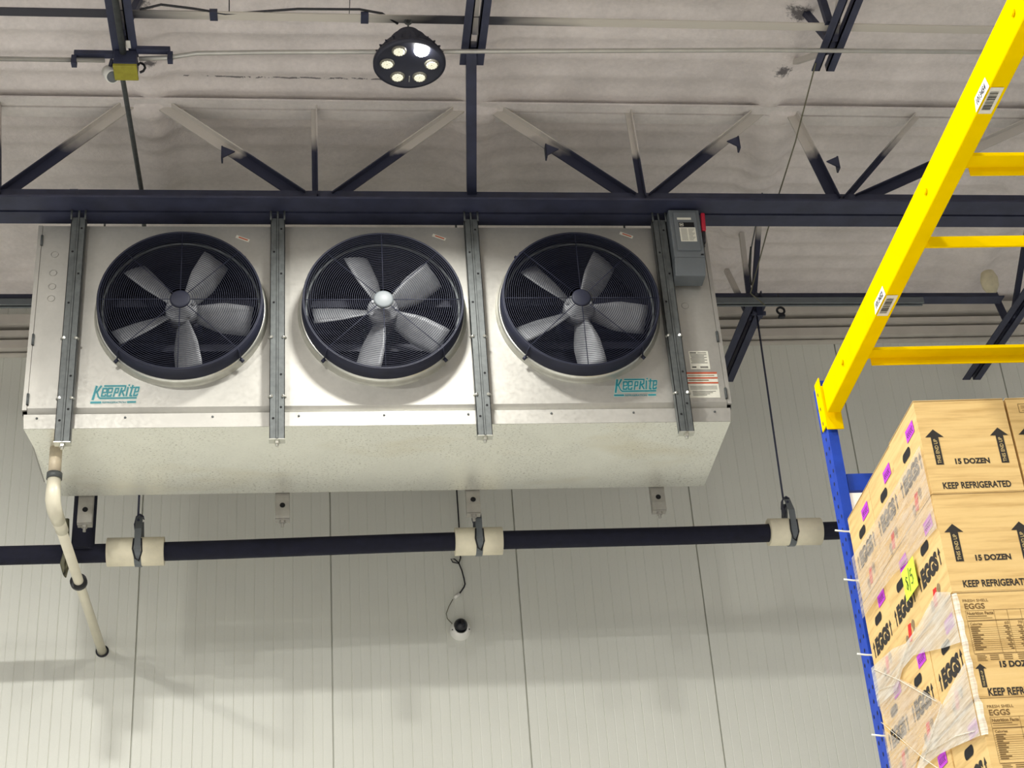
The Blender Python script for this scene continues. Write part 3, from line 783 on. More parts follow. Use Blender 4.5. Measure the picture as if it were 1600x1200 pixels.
# ================================================================ strut hangers
def hanger(x, y0, y1, z0, z1, label, group, rods=True, tilt=0.0):
    t = thing('strut_hanger', label, 'strut channel', (x, (y0 + y1) / 2, z0), 0, group)
    w = 0.033
    for s in (-1, 1):
        mb = MB(); xa = x + s * .003; xb = x + s * (.003 + w)
        lo, hi = min(xa, xb), max(xa, xb)
        mb.box(lo, hi, y0, y0 + .003, z0, z1); mb.box(lo, lo + .003, y0, y1, z0, z1); mb.box(hi - .003, hi, y0, y1, z0, z1)
        mb.build('channel', M['dark_channel'], t)
    mb = MB(); mb.box(x - .004, x + .004, y0 - .004, y1 - .01, z0, z1); mb.build('centre_web', M['dark_channel'], t)
    mb = MB(); mb.box(x - .038, x + .038, y0, y1, z0 - .004, z0); mb.tube([(x, (y0 + y1) / 2, z0 - .03), (x, (y0 + y1) / 2, z0)], .008, 8)
    mb.lathe([(0.0005, -.018), (.014, -.018), (.014, -.004), (.0005, -.004)], (x, (y0 + y1) / 2, z0), 'z', 6, False)
    mb.build('end_nut', M['silver'], t)
    if rods:
        for z in (5.83, 5.50):
            for s in (-1, 1):
                MB().tube([(x + s * .040, y0 + .012, z), (x + s * .025, y0 - .006, z)], .007, 8).build('bolt', M['silver'], t)
        mb = MB()
        for z, s in ((6.47, 1), (6.33, -1), (6.2, 1), (6.03, -1), (5.62, 1), (5.44, 1), (5.38, -1)): mb.disc((x + s * .018, y0 - .0008, z), .006, 'y', 12)
        mb.build('slot', M['hole'], t)
        for s in (-1, 0, 1):
            MB().tube([(x + s * .034, 6.931 if s == 0 else 6.915, z1 - .02), (x + s * .034, 6.931 if s == 0 else 6.915, z1 + .035 if s else z1 + .09)], .005, 8).build('threaded_rod', M['dark_channel'], t)
    return t
HX = [(-1.147, 'leftmost front strut, on the cooler face left of the first fan'), (-0.161, 'front strut between the first and second fans'),
      (0.824, 'front strut between the second and third fans'), (1.809, 'front strut right of the third fan, beside the grey switch box')]
for (x, l), zb in zip(HX, (5.270, 5.272, 5.278, 5.286)):
    hanger(x, 6.930, 6.975, zb, 6.535, 'double channel, ' + l, 'front hangers of the cooler')
RX = [(-1.137, 5.222, 'stub behind the white drain pipe'), (-0.150, 5.228, 'stub below the first gap between fans'), (0.832, 5.243, 'stub above the middle cream pipe sleeve'), (1.812, 5.240, 'stub nearest the rack, below the third fan')]
for x, z, l in RX:
    t = thing('strut_hanger', 'short rear channel ' + l, 'strut channel', (x, 7.77, z), 0, 'rear hangers of the cooler')
    mb = MB(); mb.box(x - .035, x + .035, 7.720, 7.723, z, 6.60)
    for s in (-1, 1): mb.box(x + s * .035 - .0015, x + s * .035 + .0015, 7.720, 7.762, z, 6.60)
    mb.build('channel', M['stub'], t)
    MB().disc((x, 7.7190, z + .075), .014).build('bolt_hole', M['hole'], t)
    mb = MB(); mb.box(x - .036, x + .036, 7.721, 7.762, z - .006, z); mb.tube([(x, 7.737, z - .04), (x, 7.737, z)], .008, 8)
    mb.lathe([(0.0005, -.02), (.015, -.02), (.015, -.006), (.0005, -.006)], (x, 7.737, z), 'z', 6, False)
    mb.box(x - .036, x + .036, 7.715, 7.721, z, z + .045)
    mb.build('end_nut', M['stub'], t)
    MB().tube([(x, 7.742, 6.55), (x, 7.742, 7.29)], .006, 8).build('threaded_rod', M['dark_channel'], t)

# ================================================================ disconnect switch
ds = thing('disconnect_switch', 'grey safety switch box with red side handle at the cooler top right', 'switch box', (1.932, 6.93, 6.15))
mb = MB(); mb.box(1.850, 2.012, 6.872, 6.985, 6.262, 6.560); mb.build('body', M['grey_box'], ds, bevel=0.006)
mb = MB()
mb.v += [(1.850, 6.872, 6.262), (2.012, 6.872, 6.262), (2.004, 6.885, 6.158), (1.846, 6.885, 6.158), (1.850, 6.985, 6.262), (2.012, 6.985, 6.262), (2.004, 6.985, 6.158), (1.846, 6.985, 6.158)]
mb.f += [(3, 2, 1, 0), (4, 5, 6, 7), (0, 1, 5, 4), (1, 2, 6, 5), (2, 3, 7, 6), (3, 0, 4, 7)]; mb.sm += [False] * 6
mb.build('lower_cover', M['grey_box'], ds, bevel=0.004)
MB().box(1.870, 1.994, 6.862, 6.873, 6.300, 6.540).build('door', M['grey_box'], ds, bevel=0.005)
MB().box(1.99, 2.004, 6.868, 6.874, 6.275, 6.281).build('latch', M['hole'], ds)
mb = MB(); flat(mb, 1.888, 1.962, 6.488, 6.502, 6.8605); a = mb.build('name_strip', M['paper'], ds)
mb = MB(); flat(mb, 1.893, 1.974, 6.442, 6.472, 6.8605); a = mb.build('label_band', M['hole'], ds); a['label'] = 'black maker band'
mb = MB()
for q in range(4):
    a0 = PI / 2 * q + PI / 4; a1 = a0 + PI / 2
    mb.stroke([(.0125 * math.cos(a0), .0125 * math.sin(a0)), (.0125 * math.cos(a1), .0125 * math.sin(a1))], .0022, (1.907, 6.8595, 6.457), X_, Z_)
mb.stroke([(-.004, 0), (.004, 0)], .006, (1.907, 6.8595, 6.457), X_, Z_)
mb.build('square_emblem', M['paper'], ds)
mb = MB(); flat(mb, 1.893, 1.978, 6.352, 6.440, 6.8605); lb = mb.build('instruction_label', M['paper'], ds)
mb = MB()
for k in range(9):
    flat(mb, 1.900, 1.932, 6.428 - k * .0085, 6.431 - k * .0085, 6.8598); flat(mb, 1.939, 1.972 - .006 * (k % 3), 6.428 - k * .0085, 6.431 - k * .0085, 6.8598)
mb.build('printing', M['paper_grey'], lb)
mb = MB(); mb.bar((2.034, 6.89, 6.545), (2.026, 6.885, 6.43), 0.022, 0.03, (0, 1, 0)); h = mb.build('handle', M['red_handle'], ds, bevel=0.006); h['label'] = 'red switch handle'
mb = MB(); mb.bar((2.026, 6.89, 6.435), (2.020, 6.89, 6.36), 0.014, 0.02, (0, 1, 0)); mb.box(2.010, 2.026, 6.885, 6.93, 6.37, 6.40); mb.build('handle_arm', M['black_plastic'], ds)

# ================================================================ pipe behind the cooler
def pz(x): return 5.342 + (x + 0.9) * 0.0118
PY = 8.35
ip = thing('insulated_pipe', 'long black insulated pipe running along the wall under the cooler', 'pipe', (0.6, PY, 5.35))
pts = [(x, PY, pz(x) + .004 * math.sin(x * 2.1)) for x in [-4 + .5 * k for k in range(19)]]
MB().tube(pts, 0.0515, 20).build('main_run', M['insulation'], ip)
MB().tube([(-1.225, PY - .03, 5.34), (-1.225, PY - .03, 5.66), (-1.225, PY - .08, 5.74), (-1.225, 8.19, 5.77)], 0.062, 18).build('branch', M['insulation'], ip)
for x0, x1 in ((-1.098, -0.795), (0.783, 1.047), (2.570, 2.872)):
    xm = (x0 + x1) / 2; zz = pz(xm)
    prof = [(0.050, x0), (0.078, x0), (0.078, x1), (0.050, x1)]
    mb = MB(); mb.lathe(prof, (0, PY, zz), 'x', 36, False, True)
    for p in range(len(mb.sm)):
        if 36 <= p < 72: mb.sm[p] = True
    mb.build('pipe_sleeve', M['saddle'], ip)
def clevis(x, label, rodtop, open_=False, tilt=0.0):
    zz = pz(x); t = thing('pipe_hanger', label, 'pipe hanger', (x, PY, zz), 0, 'pipe hangers')
    mb = MB(); R = 0.081
    pts = []
    for k in range(15):
        a = PI * (k / 14.0); pts.append((x, PY - R * math.cos(a), zz - R * math.sin(a)))
    full = [(x, PY - .03, zz + .19), (x, PY - R, zz + .10)] + pts + [(x, PY + R, zz + .10), (x, PY + .03, zz + .19)]
    for a, b in zip(full[:-1], full[1:]): mb.bar(a, b, 0.036, 0.004, (0, (a[1] + b[1]) / 2 - PY, (a[2] + b[2]) / 2 - zz))
    mb.build('strap', M['grey_box'], t)
    mb = MB(); pts = [(x - .02, PY - R - .003, zz + .04), (x - .024, PY - R - .003, zz - .02), (x - .012, PY - R * .75, zz - .065), (x + .008, PY - R * .6, zz - .078), (x + .024, PY - R * .9, zz - .03), (x + .02, PY - R - .003, zz + .04)]
    mb.tube(pts, 0.0045, 6); mb.build('edge_strip', M['black_plastic'], t)
    mb = MB(); mb.tube([(x - .005, PY - .055, zz + .165), (x - .005, PY + .055, zz + .165)], .007, 8); mb.build('bolt', M['black_steel'], t)
    mb = MB()
    pts = [(x - .02, PY - .02, zz + .10), (x - .028, PY, zz + .15), (x - .02, PY, zz + .20), (x, PY, zz + .215), (x + .02, PY, zz + .20)]
    for a, b in zip(pts[:-1], pts[1:]): mb.bar(a, b, 0.004, 0.045, (0, 1, 0))
    mb.build('yoke', M['black_steel'], t)
    MB().tube([(x - .012, PY, zz + .21), (x - .012 + tilt, PY, rodtop)], .006, 8).build('hanger_rod', M['black_steel'], t)
    return t
clevis(-0.932, 'grey pipe hanger at the leftmost cream sleeve', 6.949)
clevis(0.915, 'grey pipe hanger at the middle cream sleeve under the cooler', 6.949)
clevis(2.700, 'grey pipe hanger at the rightmost cream sleeve, on a long rod', 6.885, tilt=0.024)
# loose olive cable by the branch
wire([(-1.31, 8.26, 5.50), (-1.30, 8.265, 5.33), (-1.315, 8.26, 5.24), (-1.30, 8.26, 5.17), (-1.285, 8.265, 5.27)], 0.014, 'olive tape tail hanging from the black pipe beside the drain pipe', 'cable_green')

# the pipe run hangs just behind the cooler: bring it there along with its hangers
PIPE_K = 0.956
for o in [o for o in C.objects if o.parent is None and (o.name.startswith(('insulated_pipe', 'pipe_hanger')) or o.get('label', '').startswith('olive tape'))]:
    o.location = o.location * PIPE_K + Vector((0, 0, CAM_Z)) * (1 - PIPE_K); o.scale = (PIPE_K,) * 3

# ================================================================ drain pipe
dp = thing('drain_pipe', 'white plastic drain pipe running from the pan back into the wall', 'pipe', (-1.19, 8.0, 5.0))
sx, sy = -1.212, 7.19
MB().tube([(sx - .002, sy, 5.372), (sx, sy, 5.21)], 0.030, 18).build('stub', M['pvc_old'], dp)
MB().tube([(sx, sy, 5.235), (sx, sy, 5.205)], 0.037, 18).build('coupling', M['dark_channel'], dp)
MB().tube([(sx, sy, 5.21), (sx, sy, 5.13), (sx, sy + .008, 5.10), (sx + .003, sy + .03, 5.075), (sx + .006, sy + .07, 5.062), (sx + .010, sy + .15, 5.058)], [.031, .035, .036, .036, .035, .033], 18).build('elbow', M['pvc'], dp)
mb = MB(); mb.tube([(sx + .008, sy + .10, 5.060), (-1.166, 8.93, 4.986)], 0.0255, 18); mb.build('pipe', M['pvc'], dp)
MB().tube([(sx + .010, sy + .14, 5.058), (sx + .014, sy + .25, 5.054)], 0.031, 18).build('coupling', M['pvc'], dp)
dy_ = Vector((-1.166 + 1.202, 8.93 - 7.29, 4.986 - 5.06)); cc = Vector((-1.204, 7.29, 5.06)) + dy_ * 0.44; dn = dy_.normalized()
MB().tube([cc - dn * .014, cc + dn * .014], 0.043, 20).build('collar', M['black_plastic'], dp)
MB().lathe([(0.027, -.006), (0.036, -.006), (0.036, .0)], (-1.166, WALL, 4.987), 'y', 24).build('wall_ring', M['black_plastic'], dp)

# ================================================================ dome camera on the wall
dc = thing('dome_camera', 'small white dome camera with black bubble on the wall', 'camera', (0.838, 8.87, 5.03))
MB().lathe([(0.060, 8.90), (0.060, 8.885), (0.054, 8.862), (0.044, 8.846), (0.036, 8.842)], (0.838, 0, 5.052), 'y', 40).build('housing', M['white_plastic'], dc)
mb = MB(); mb.lathe([(0.040, 8.850), (0.040, 8.843), (0.034, 8.824), (0.020, 8.808), (0.0005, 8.803)], (0.838, 0, 5.066), 'y', 32); mb.build('bubble', M['dome'], dc)
MB().lathe([(0.012, 8.812), (0.012, 8.802), (0.0005, 8.800)], (0.836, 0, 5.058), 'y', 16).build('lens', M['black_plastic'], dc)
for s in (-1, 1): MB().disc((0.838 + s * .048, 8.850, 5.042), .004).build('screw', M['black_plastic'], dc)
yk = 8.885
wire([(0.862, yk, 6.9), (0.862, yk, 5.92), (0.864, yk, 5.72), (0.862, yk, 5.50), (0.850, yk, 5.465), (0.815, yk, 5.475), (0.806, yk, 5.495), (0.825, yk, 5.495), (0.850, yk, 5.470),
      (0.866, yk, 5.42), (0.876, yk, 5.37), (0.880, yk, 5.335), (0.872, yk, 5.315), (0.855, yk, 5.290), (0.842, yk, 5.272)], 0.0042, 'black camera cable with a small loop hanging down the wall')
wire([(0.845, yk, 5.275), (0.815, yk, 5.25)], 0.010, 'white cable connector on the wall above the dome camera', 'white_plastic', 'connector', 'cable_connector')
wire([(0.805, yk, 5.243), (0.780, yk, 5.20), (0.762, yk, 5.155), (0.766, yk, 5.125), (0.790, yk, 5.095), (0.800, yk, 5.085)], 0.0024, 'thin pale pigtail cable entering the dome camera', 'cable_green')

# ================================================================ far steel near the wall
mb = MB(); mb.box(-4, 4.12, 7.955, 8.035, 6.716, 6.724); mb.box(-4, 4.12, 8.027, 8.035, 6.724, 6.79)
solo(mb, 'bridging_angle', M['black_steel'], 'dark angle bar crossing behind the cooler near the back wall', 'angle bar')
mb = MB(); mb.box(-4, 3.56, 7.835, 7.838, 6.60, 6.64); mb.box(-4, 3.56, 7.835, 7.876, 6.637, 6.64); mb.box(-4, 3.56, 7.873, 7.876, 6.60, 6.64); mb.box(-4, 3.56, 7.838, 7.848, 6.60, 6.604); mb.box(-4, 3.56, 7.863, 7.873, 6.60, 6.604)
solo(mb, 'strut_rail', M['grey_box'], 'long grey strut rail behind the cooler, under the far dark angle bar', 'strut channel')
bc = thing('rod_clip', 'small dark clip hanging under the far strut rail', 'clip', (2.72, 7.93, 6.58))
mb = MB(); mb.ring((2.722, 7.93, 6.605), 0.022, 0.007, 'y', 24, 8); mb.build('loop', M['black_plastic'], bc)
MB().box(2.703, 2.741, 7.915, 7.945, 6.555, 6.575).build('foot', M['black_plastic'], bc, bevel=0.004)
MB().tube([(2.722, 7.93, 6.625), (2.722, 7.93, 6.72)], .003, 6).build('stem', M['black_plastic'], bc)
wire([(2.49, 6.10, 6.895), (2.50, 6.6, 6.80), (2.475, 7.2, 6.66), (2.50, 7.75, 6.61), (2.60, 7.83, 6.58)], 0.0035, 'thin olive cable sagging from the right near joist over the truss', 'cable_green')
wire([(2.40, 7.30, 6.62), (2.47, 7.60, 6.70), (2.53, 7.80, 6.70)], 0.005, 'short dark cable dropping behind the truss right of the switch box', 'black_plastic')
wire([(2.50, 7.25, 6.95), (2.50, 7.6, 6.82), (2.53, 7.82, 6.73)], 0.004, 'thin grey cable sloping to the far joist right of the cooler', 'dark_channel')
bclamp = MB(); bclamp.box(2.590, 2.625, 7.963, 8.001, 6.595, 6.655); bclamp.tube([(2.57, 7.982, 6.62), (2.645, 7.982, 6.62)], .014, 8)
solo(bclamp, 'beam_clamp', M['black_steel'], 'dark beam clamp on the far joist holding the long rod', 'clamp')

# ================================================================ pallet rack
PH = math.radians(1.5)
RACK_K = 1.013                       # places the post just behind the cartons
rk = thing('pallet_rack', 'blue pallet rack post with yellow beam and crossbars overhead', 'pallet rack', (1.90, 5.16, 0))
ry = Vector((math.sin(PH), math.cos(PH), 0)); rx = Vector((math.cos(PH), -math.sin(PH), 0))
def bp(s, x, z): # along the beam, across, height
    p = Vector((1.8545, 5.115, 0)) + ry * s + rx * x + Z_ * z; c0 = Vector((0, 0, CAM_Z))
    return c0 + (p - c0) * RACK_K
mb = MB()
ba = bp(0, 0, 0); 
def pbox(mb, s0, s1, x0, x1, z0, z1):
    return mb.obox(bp((s0 + s1) / 2, (x0 + x1) / 2, (z0 + z1) / 2), ry, rx, Z_, (s1 - s0) / 2, (x1 - x0) / 2, (z1 - z0) / 2)
# upright: C section, perforated face toward the aisle (left)
pbox(mb, .012, .098, .004, .008, 0.021, 4.56); pbox(mb, .012, .016, .004, .040, 0.021, 4.56); pbox(mb, .094, .098, .004, .040, 0.021, 4.56)
nh = len(mb.f)
for k in range(44):
    z = 2.55 + k * .045
    for s_ in ((.034, .076) if k % 2 == 0 else (.050,)):
        c = bp(s_, .0032, z)
        mb.face([c + ry * (.0055 * math.cos(a)) + Z_ * (.008 * math.sin(a)) for a in [2 * PI * q / 10 for q in range(10)]])
up = mb.build('upright', M['blue'], rk); up.data.materials.append(M['hole'])
for pf in list(up.data.polygons)[nh:]: pf.material_index = 1
BZ0, BZ1 = 4.374, 4.494
mb = MB(); pbox(mb, -3.2, -.004, 0, .052, BZ0, BZ1); bm_ = mb.build('load_beam', M['yellow'], rk, bevel=0.005)
mb = MB()
for s_ in (-2.06, -1.29, -.29):
    c = bp(s_, -.001, 4.432)
    mb.tube([c, c - rx * .006], .010, 12); 
mb.build('rivet', M['yellow'], bm_)
mb = MB(); pbox(mb, -.006, .055, -.004, .001, 4.335, 4.535); pbox(mb, -.006, .0, -.004, .060, 4.318, 4.50)
mb.build('connector', M['yellow'], rk, bevel=0.002)
for k in range(3):
    c = bp(.030, -.0042, 4.36 + .06 * k); m_ = MB(); m_.face([c + ry * (.005 * math.cos(a)) + Z_ * (.008 * math.sin(a)) for a in [2 * PI * q / 10 for q in range(10)]]); m_.build('pin_hole', M['hole'], rk)
def sS(Y): return (Y - 5.115) / math.cos(PH)
def crossbar(Yp, flip):
    mb = MB(); s0 = sS(Yp)
    if not flip:   # plate in front, leg at its back edge
        pbox(mb, s0, s0 + .058, .012, 1.25, 4.400, 4.404); pbox(mb, s0 + .054, s0 + .058, .065, 1.25, 4.372, 4.402); pbox(mb, s0, s0 + .003, .06, 1.25, 4.400, 4.412)
    else:
        pbox(mb, s0, s0 + .004, .05, 1.25, 4.366, 4.404); pbox(mb, s0, s0 + .058, .05, 1.25, 4.400, 4.404)
    mb.build('crossbar', M['yellow'], rk)
crossbar(3.613, False); crossbar(4.02, True); crossbar(4.692, False)
# rear beam, frame brace, lower level that carries the pallet
mb = MB(); pbox(mb, -3.2, -.004, 1.25, 1.30, BZ0, BZ1); mb.build('load_beam', M['yellow'], rk)
mb = MB(); pbox(mb, .03, .07, .04, 1.25, 4.088, 4.155); mb.build('frame_brace', M['blue'], rk)
mb = MB(); pbox(mb, -3.2, -.004, 0, .052, 2.42, 2.535); mb.build('load_beam', M['yellow'], rk)
mb = MB(); pbox(mb, -3.2, -.004, 1.25, 1.30, 2.42, 2.535); mb.build('load_beam', M['yellow'], rk)
mb = MB(); pbox(mb, .012, .098, 1.25, 1.29, 0.021, 4.56); mb.build('upright', M['blue'], rk)
for s_ in (-3.29,):
    mb = MB(); pbox(mb, s_, s_ + .09, .004, .040, 0.021, 4.56); mb.build('upright', M['blue'], rk)
    mb = MB(); pbox(mb, s_, s_ + .09, 1.25, 1.29, 0.021, 4.56); mb.build('upright', M['blue'], rk)
# barcode labels wrapped over the beam's edge
def beam_label(s_, half, txt, label):
    t = thing('barcode_label', label, 'label', bp(s_, 0, BZ0), 0, 'rack location labels')
    off = t.location
    a = MB(); p = [bp(s_ - half, -.0012, BZ0 + .003), bp(s_ + half, -.0012, BZ0 + .003), bp(s_ + half * .8, -.0012, BZ0 + .043), bp(s_ - half * .8, -.0012, BZ0 + .043)]
    a.face(p); a.build('number_strip', M['white_sheet'], t)
    m_ = MB(); text_faces(m_, txt, .022, half * 1.3, bp(s_ + half * .65, -.002, BZ0 + .012), -ry, Z_, 0.03); m_.build('number', M['ink'], t)
    a = MB(); a.face([bp(s_ - half, .003, BZ0 - .0012), bp(s_ + half, .003, BZ0 - .0012), bp(s_ + half, .040, BZ0 - .0012), bp(s_ - half, .040, BZ0 - .0012)]); a.build('bar_strip', M['paper'], t)
    m_ = MB(); q = -half * .7; rnd = random.Random(3)
    while q < half * .7:
        w = rnd.choice((.0012, .0018, .003)); m_.face([bp(s_ + q, .007, BZ0 - .002), bp(s_ + q + w, .007, BZ0 - .002), bp(s_ + q + w, .031, BZ0 - .002), bp(s_ + q, .031, BZ0 - .002)]); q += w + rnd.choice((.0015, .002, .003))
    m_.build('bars', M['ink'], t)
    return t
beam_label(sS(3.335), .055, '1013454', 'upper white barcode label on the yellow rack beam')
beam_label(sS(4.365), .062, '1013452', 'lower white barcode label on the yellow rack beam, nearer the blue post')
# white sheet tied to the post, cable ties
ws = MB(); pbox(ws, .020, .024, .038, .60, 2.3, 4.085)
solo(ws, 'plastic_sheet', M['white_sheet'], 'white plastic sheet tied behind the egg cartons to the blue post', 'sheet')
for k, z in enumerate((3.913, 3.728, 3.458, 3.179)):
    m_ = MB(); m_.tube([bp(-.0055, -.042, z + .006), bp(-.0055, -.010, z + .001), bp(-.0055, .030, z - .002), bp(-.0055, .046, z - .003)], .0034, 6); m_.tube([bp(-.009, .008, z - .002), bp(-.009, .018, z - .002)], .0065, 6)
    solo(m_, 'cable_tie', M['white_plastic'], ('topmost white cable tie on the blue post', 'second white cable tie from the top of the blue post', 'third white cable tie from the top of the blue post', 'lowest white cable tie on the blue post')[k], 'cable tie', 'cable ties on the blue post')

# ================================================================ egg cartons
SP = math.radians(2.2)
sdy = Vector((math.sin(SP), math.cos(SP), 0)); sdx = Vector((math.cos(SP), -math.sin(SP), 0))
SO = Vector((1.845, 4.3, 3.984))                         # front left top corner of the stack
BW, BD, BH = 0.287, 0.286, 0.3165
hw, hd = BW / 2 - .0008, BD / 2 - .0008
def carton_body():
    mb = MB(); mb.box(-hw, hw, -hd, hd, 0.0, BH)
    return mb.mesh('body', M['card'])
def lid_lines():
    mb = MB()   # flap crease and corner seam
    mb.box(-hw - .0008, hw + .0008, -hd - .0008, hd + .0008, BH - .0045, BH - .0030); return mb.mesh('flap_seam', M['brown_ink'])
BODY = carton_body()
SEAMM = lid_lines()
SY0 = -hd - .0009; SX0 = -hw - .0009
fO = Vector((-hw, SY0, BH)); sO = Vector((SX0, -hd, BH))     # face origins: top-front-left corner
def fpt(x, z): return fO + X_ * x + Z_ * z
def spt(u, v): return sO + Y_ * u + Z_ * v
def side_print():
    mb = MB()
    text_faces(mb, 'EGGS', .060, .166, spt(.226, -.217), -Y_, Z_, 0.07)
    for u in (.247, .040):
        mb.face([spt(u + .004, -.214), spt(u - .004, -.214), spt(u - .004, -.178), spt(u + .004, -.178)])
        mb.face([spt(u + .012, -.180), spt(u - .012, -.180), spt(u, -.158)])
    return mb.mesh('side_print', M['ink'])
def hand_hole():
    mb = MB(); pts = []
    for k in range(20):
        a = 2 * PI * k / 20; cx = .024 if math.cos(a) > 0 else -.024
        pts.append(spt(.147 + cx + .016 * math.cos(a), -.113 + .0155 * math.sin(a)) - X_ * .0003)
    mb.face(pts); return mb.mesh('hand_hole', M['hole'])
def sticker():
    mb = MB(); mb.face([spt(.038, -.046) - X_ * .0006, spt(.117, -.048) - X_ * .0006, spt(.117, -.088) - X_ * .0006, spt(.036, -.087) - X_ * .0006])
    return mb.mesh('sticker', M['purple'])
def scribble():
    mb = MB()
    for k in range(5): mb.stroke([(.052 + .012 * k, -.060), (.056 + .012 * k, -.072), (.050 + .012 * k, -.078)], .003, sO - X_ * .0012, Y_, Z_)
    return mb.mesh('handwriting', M['ink'])
def redmark():
    mb = MB(); mb.face([spt(.118, -.252), spt(.150, -.248), spt(.166, -.300), spt(.136, -.305)]); return mb.mesh('red_sticker', M['red'])
def smudges():
    mb = MB()
    for cu, cv in ((.100, -.268), (.178, -.292)):
        mb.face([spt(cu + .014 * math.cos(a) * (1 + .3 * math.sin(3 * a)), cv + .020 * math.sin(a)) for a in [2 * PI * q / 12 for q in range(12)]])
    return mb.mesh('side_emblem', M['smudge'])
def arrow(mb, cx, top, base, bot, hw_=.029, sw=.012):
    mb.face([fpt(cx - hw_, base), fpt(cx + hw_, base), fpt(cx, top)])
    mb.face([fpt(cx - sw, bot), fpt(cx + sw, bot), fpt(cx + sw, base), fpt(cx - sw, base)])
def front_a():
    mb = MB()
    text_faces(mb, 'KEEP REFRIGERATED', .0225, .211, fpt(.037, -.305), X_, Z_, 0.03)
    return mb.mesh('storage_print', M['ink'])
def count_print(z):
    mb = MB(); text_faces(mb, '15 DOZEN', .0195, .108, fpt(.091, z), X_, Z_, 0.045); return mb.mesh('count_print', M['ink'])
def up_arrow(cx, *a):
    mb = MB(); arrow(mb, cx, *a); return mb.mesh('up_arrow', M['ink'])
def front_a_up(cx):
    mb = MB(); text_faces(mb, 'THIS END UP', .0115, .083, fpt(cx + .0055, -.219) - Y_ * .0006, Z_, -X_, 0.01)
    return mb.mesh('arrow_lettering', M['card_ink'])
def front_b():
    mb = MB()
    text_faces(mb, 'KEEP REFRIGERATED', .0235, .211, fpt(.040, -.316), X_, Z_, 0.03)
    return mb.mesh('storage_print', M['ink'])
def front_b_up():
    mb = MB(); text_faces(mb, 'THIS END UP', .006, .046, fpt(.037, -.287) - Y_ * .0006, Z_, -X_, 0.01); return mb.mesh('arrow_lettering', M['card_ink'])
def front_b_table():
    mb = MB()
    text_faces(mb, 'FRESH SHELL', .0085, .076, fpt(.023, -.033), X_, Z_, 0.01)
    text_faces(mb, 'EGGS', .0175, .060, fpt(.025, -.055), X_, Z_, 0.025)
    text_faces(mb, 'Nutrition Facts', .0095, .078, fpt(.028, -.073), X_, Z_, 0.03)
    def hl(x0, x1, z, w): mb.face([fpt(x0, z), fpt(x1, z), fpt(x1, z + w), fpt(x0, z + w)])
    def vl(x, z0, z1, w=.0010): mb.face([fpt(x, z0), fpt(x + w, z0), fpt(x + w, z1), fpt(x, z1)])
    hl(.024, .262, -.060, .0010); hl(.028, .085, -.0785, .0022); hl(.028, .10, -.0845, .0014); hl(.026, .262, -.0925, .0026)
    text_faces(mb, 'Calories', .0075, .036, fpt(.030, -.1045), X_, Z_, 0.02)
    text_faces(mb, '60', .0085, .013, fpt(.132, -.1045), X_, Z_, 0.01); text_faces(mb, '70', .0085, .013, fpt(.172, -.1045), X_, Z_, 0.01)
    text_faces(mb, '80', .0085, .013, fpt(.212, -.1045), X_, Z_, 0.01)
    for k in range(12):
        z = -.1125 - k * .0062; hl(.026, .262, z, .0008); L_ = (.030, .022, .026, .018, .034, .024)[k % 6]
        hl(.030, .030 + L_, z + .0016, .0028)
        for xx in (.128, .168, .208): hl(xx + .004 * (k % 3), xx + .014 + .003 * (k % 2), z + .0016, .0026)
    hl(.026, .262, -.192, .0022)
    for x_ in (.108, .147, .187, .227, .262): vl(x_, -.192, -.060)
    vl(.024, -.192, -.060)
    for k in range(4): hl(.030, .055 + .004 * (k % 2), -.1975 - k * .0048, .0020)
    for k in range(3):
        for xx in (.068, .108, .150, .190): hl(xx, xx + .026, -.198 - k * .006, .0024)
    return mb.mesh('nutrition_table', M['brown_ink'])
def stamp():
    mb = MB(); O_ = fpt(.035, -.022)
    for a, b in (((0, 0), (.05, 0)), ((0, -.030), (.05, -.030)), ((0, 0), (0, -.030)), ((.05, 0), (.05, -.030)), ((.008, -.008), (.040, -.008)), ((.008, -.015), (.03, -.013)), ((.01, -.023), (.042, -.023))):
        mb.stroke([a, b], .0016, O_, X_, Z_)
    return mb.mesh('small_stamp', M['brown_ink'])
SIDE = [side_print(), hand_hole(), redmark(), smudges()]
STK = sticker(); SCR = scribble()
FA, FB, FBT, STM = front_a(), front_b(), front_b_table(), stamp()
CA, CB = count_print(-.223), count_print(-.234)
AA = [(up_arrow(cx, -.102, -.129, -.223), front_a_up(cx)) for cx in (.043, .247)]
AB = [(up_arrow(.034, -.220, -.235, -.290, .0165, .0075), front_b_up())]
def link_part(me, parent):
    o = bpy.data.objects.new(me.name.split('.')[0], me); C.objects.link(o); o.parent = parent; return o
def carton(col, row, layer, kind, label, group, jig=(0, 0)):
    top = -layer * BH - layer * .0012
    p = SO + sdx * (col * (BW + .007) + BW / 2 + jig[0]) + sdy * (row * (BD + .0015) + BD / 2 + jig[1]) + Z_ * (top - BH)
    t = thing('egg_carton', label, 'egg box', p, -SP, group)
    b = link_part(BODY, t); link_part(SEAMM, b)
    if col == 0:
        for me in SIDE: link_part(me, t)
        s = link_part(STK, t); s['label'] = 'purple sticker'; link_part(SCR, s)
    if kind:
        link_part(FA if kind == 'A' else FB, t); link_part(CA if kind == 'A' else CB, t)
        for me, le in (AA if kind == 'A' else AB): link_part(le, link_part(me, t))
        if kind == 'B': link_part(FBT, t)
    if col == 1 and layer == 0: link_part(STM, t)
    return t
rn = ('front', 'second from the front', 'rearmost')
ln_ = ('top', 'second', 'third', 'fourth')
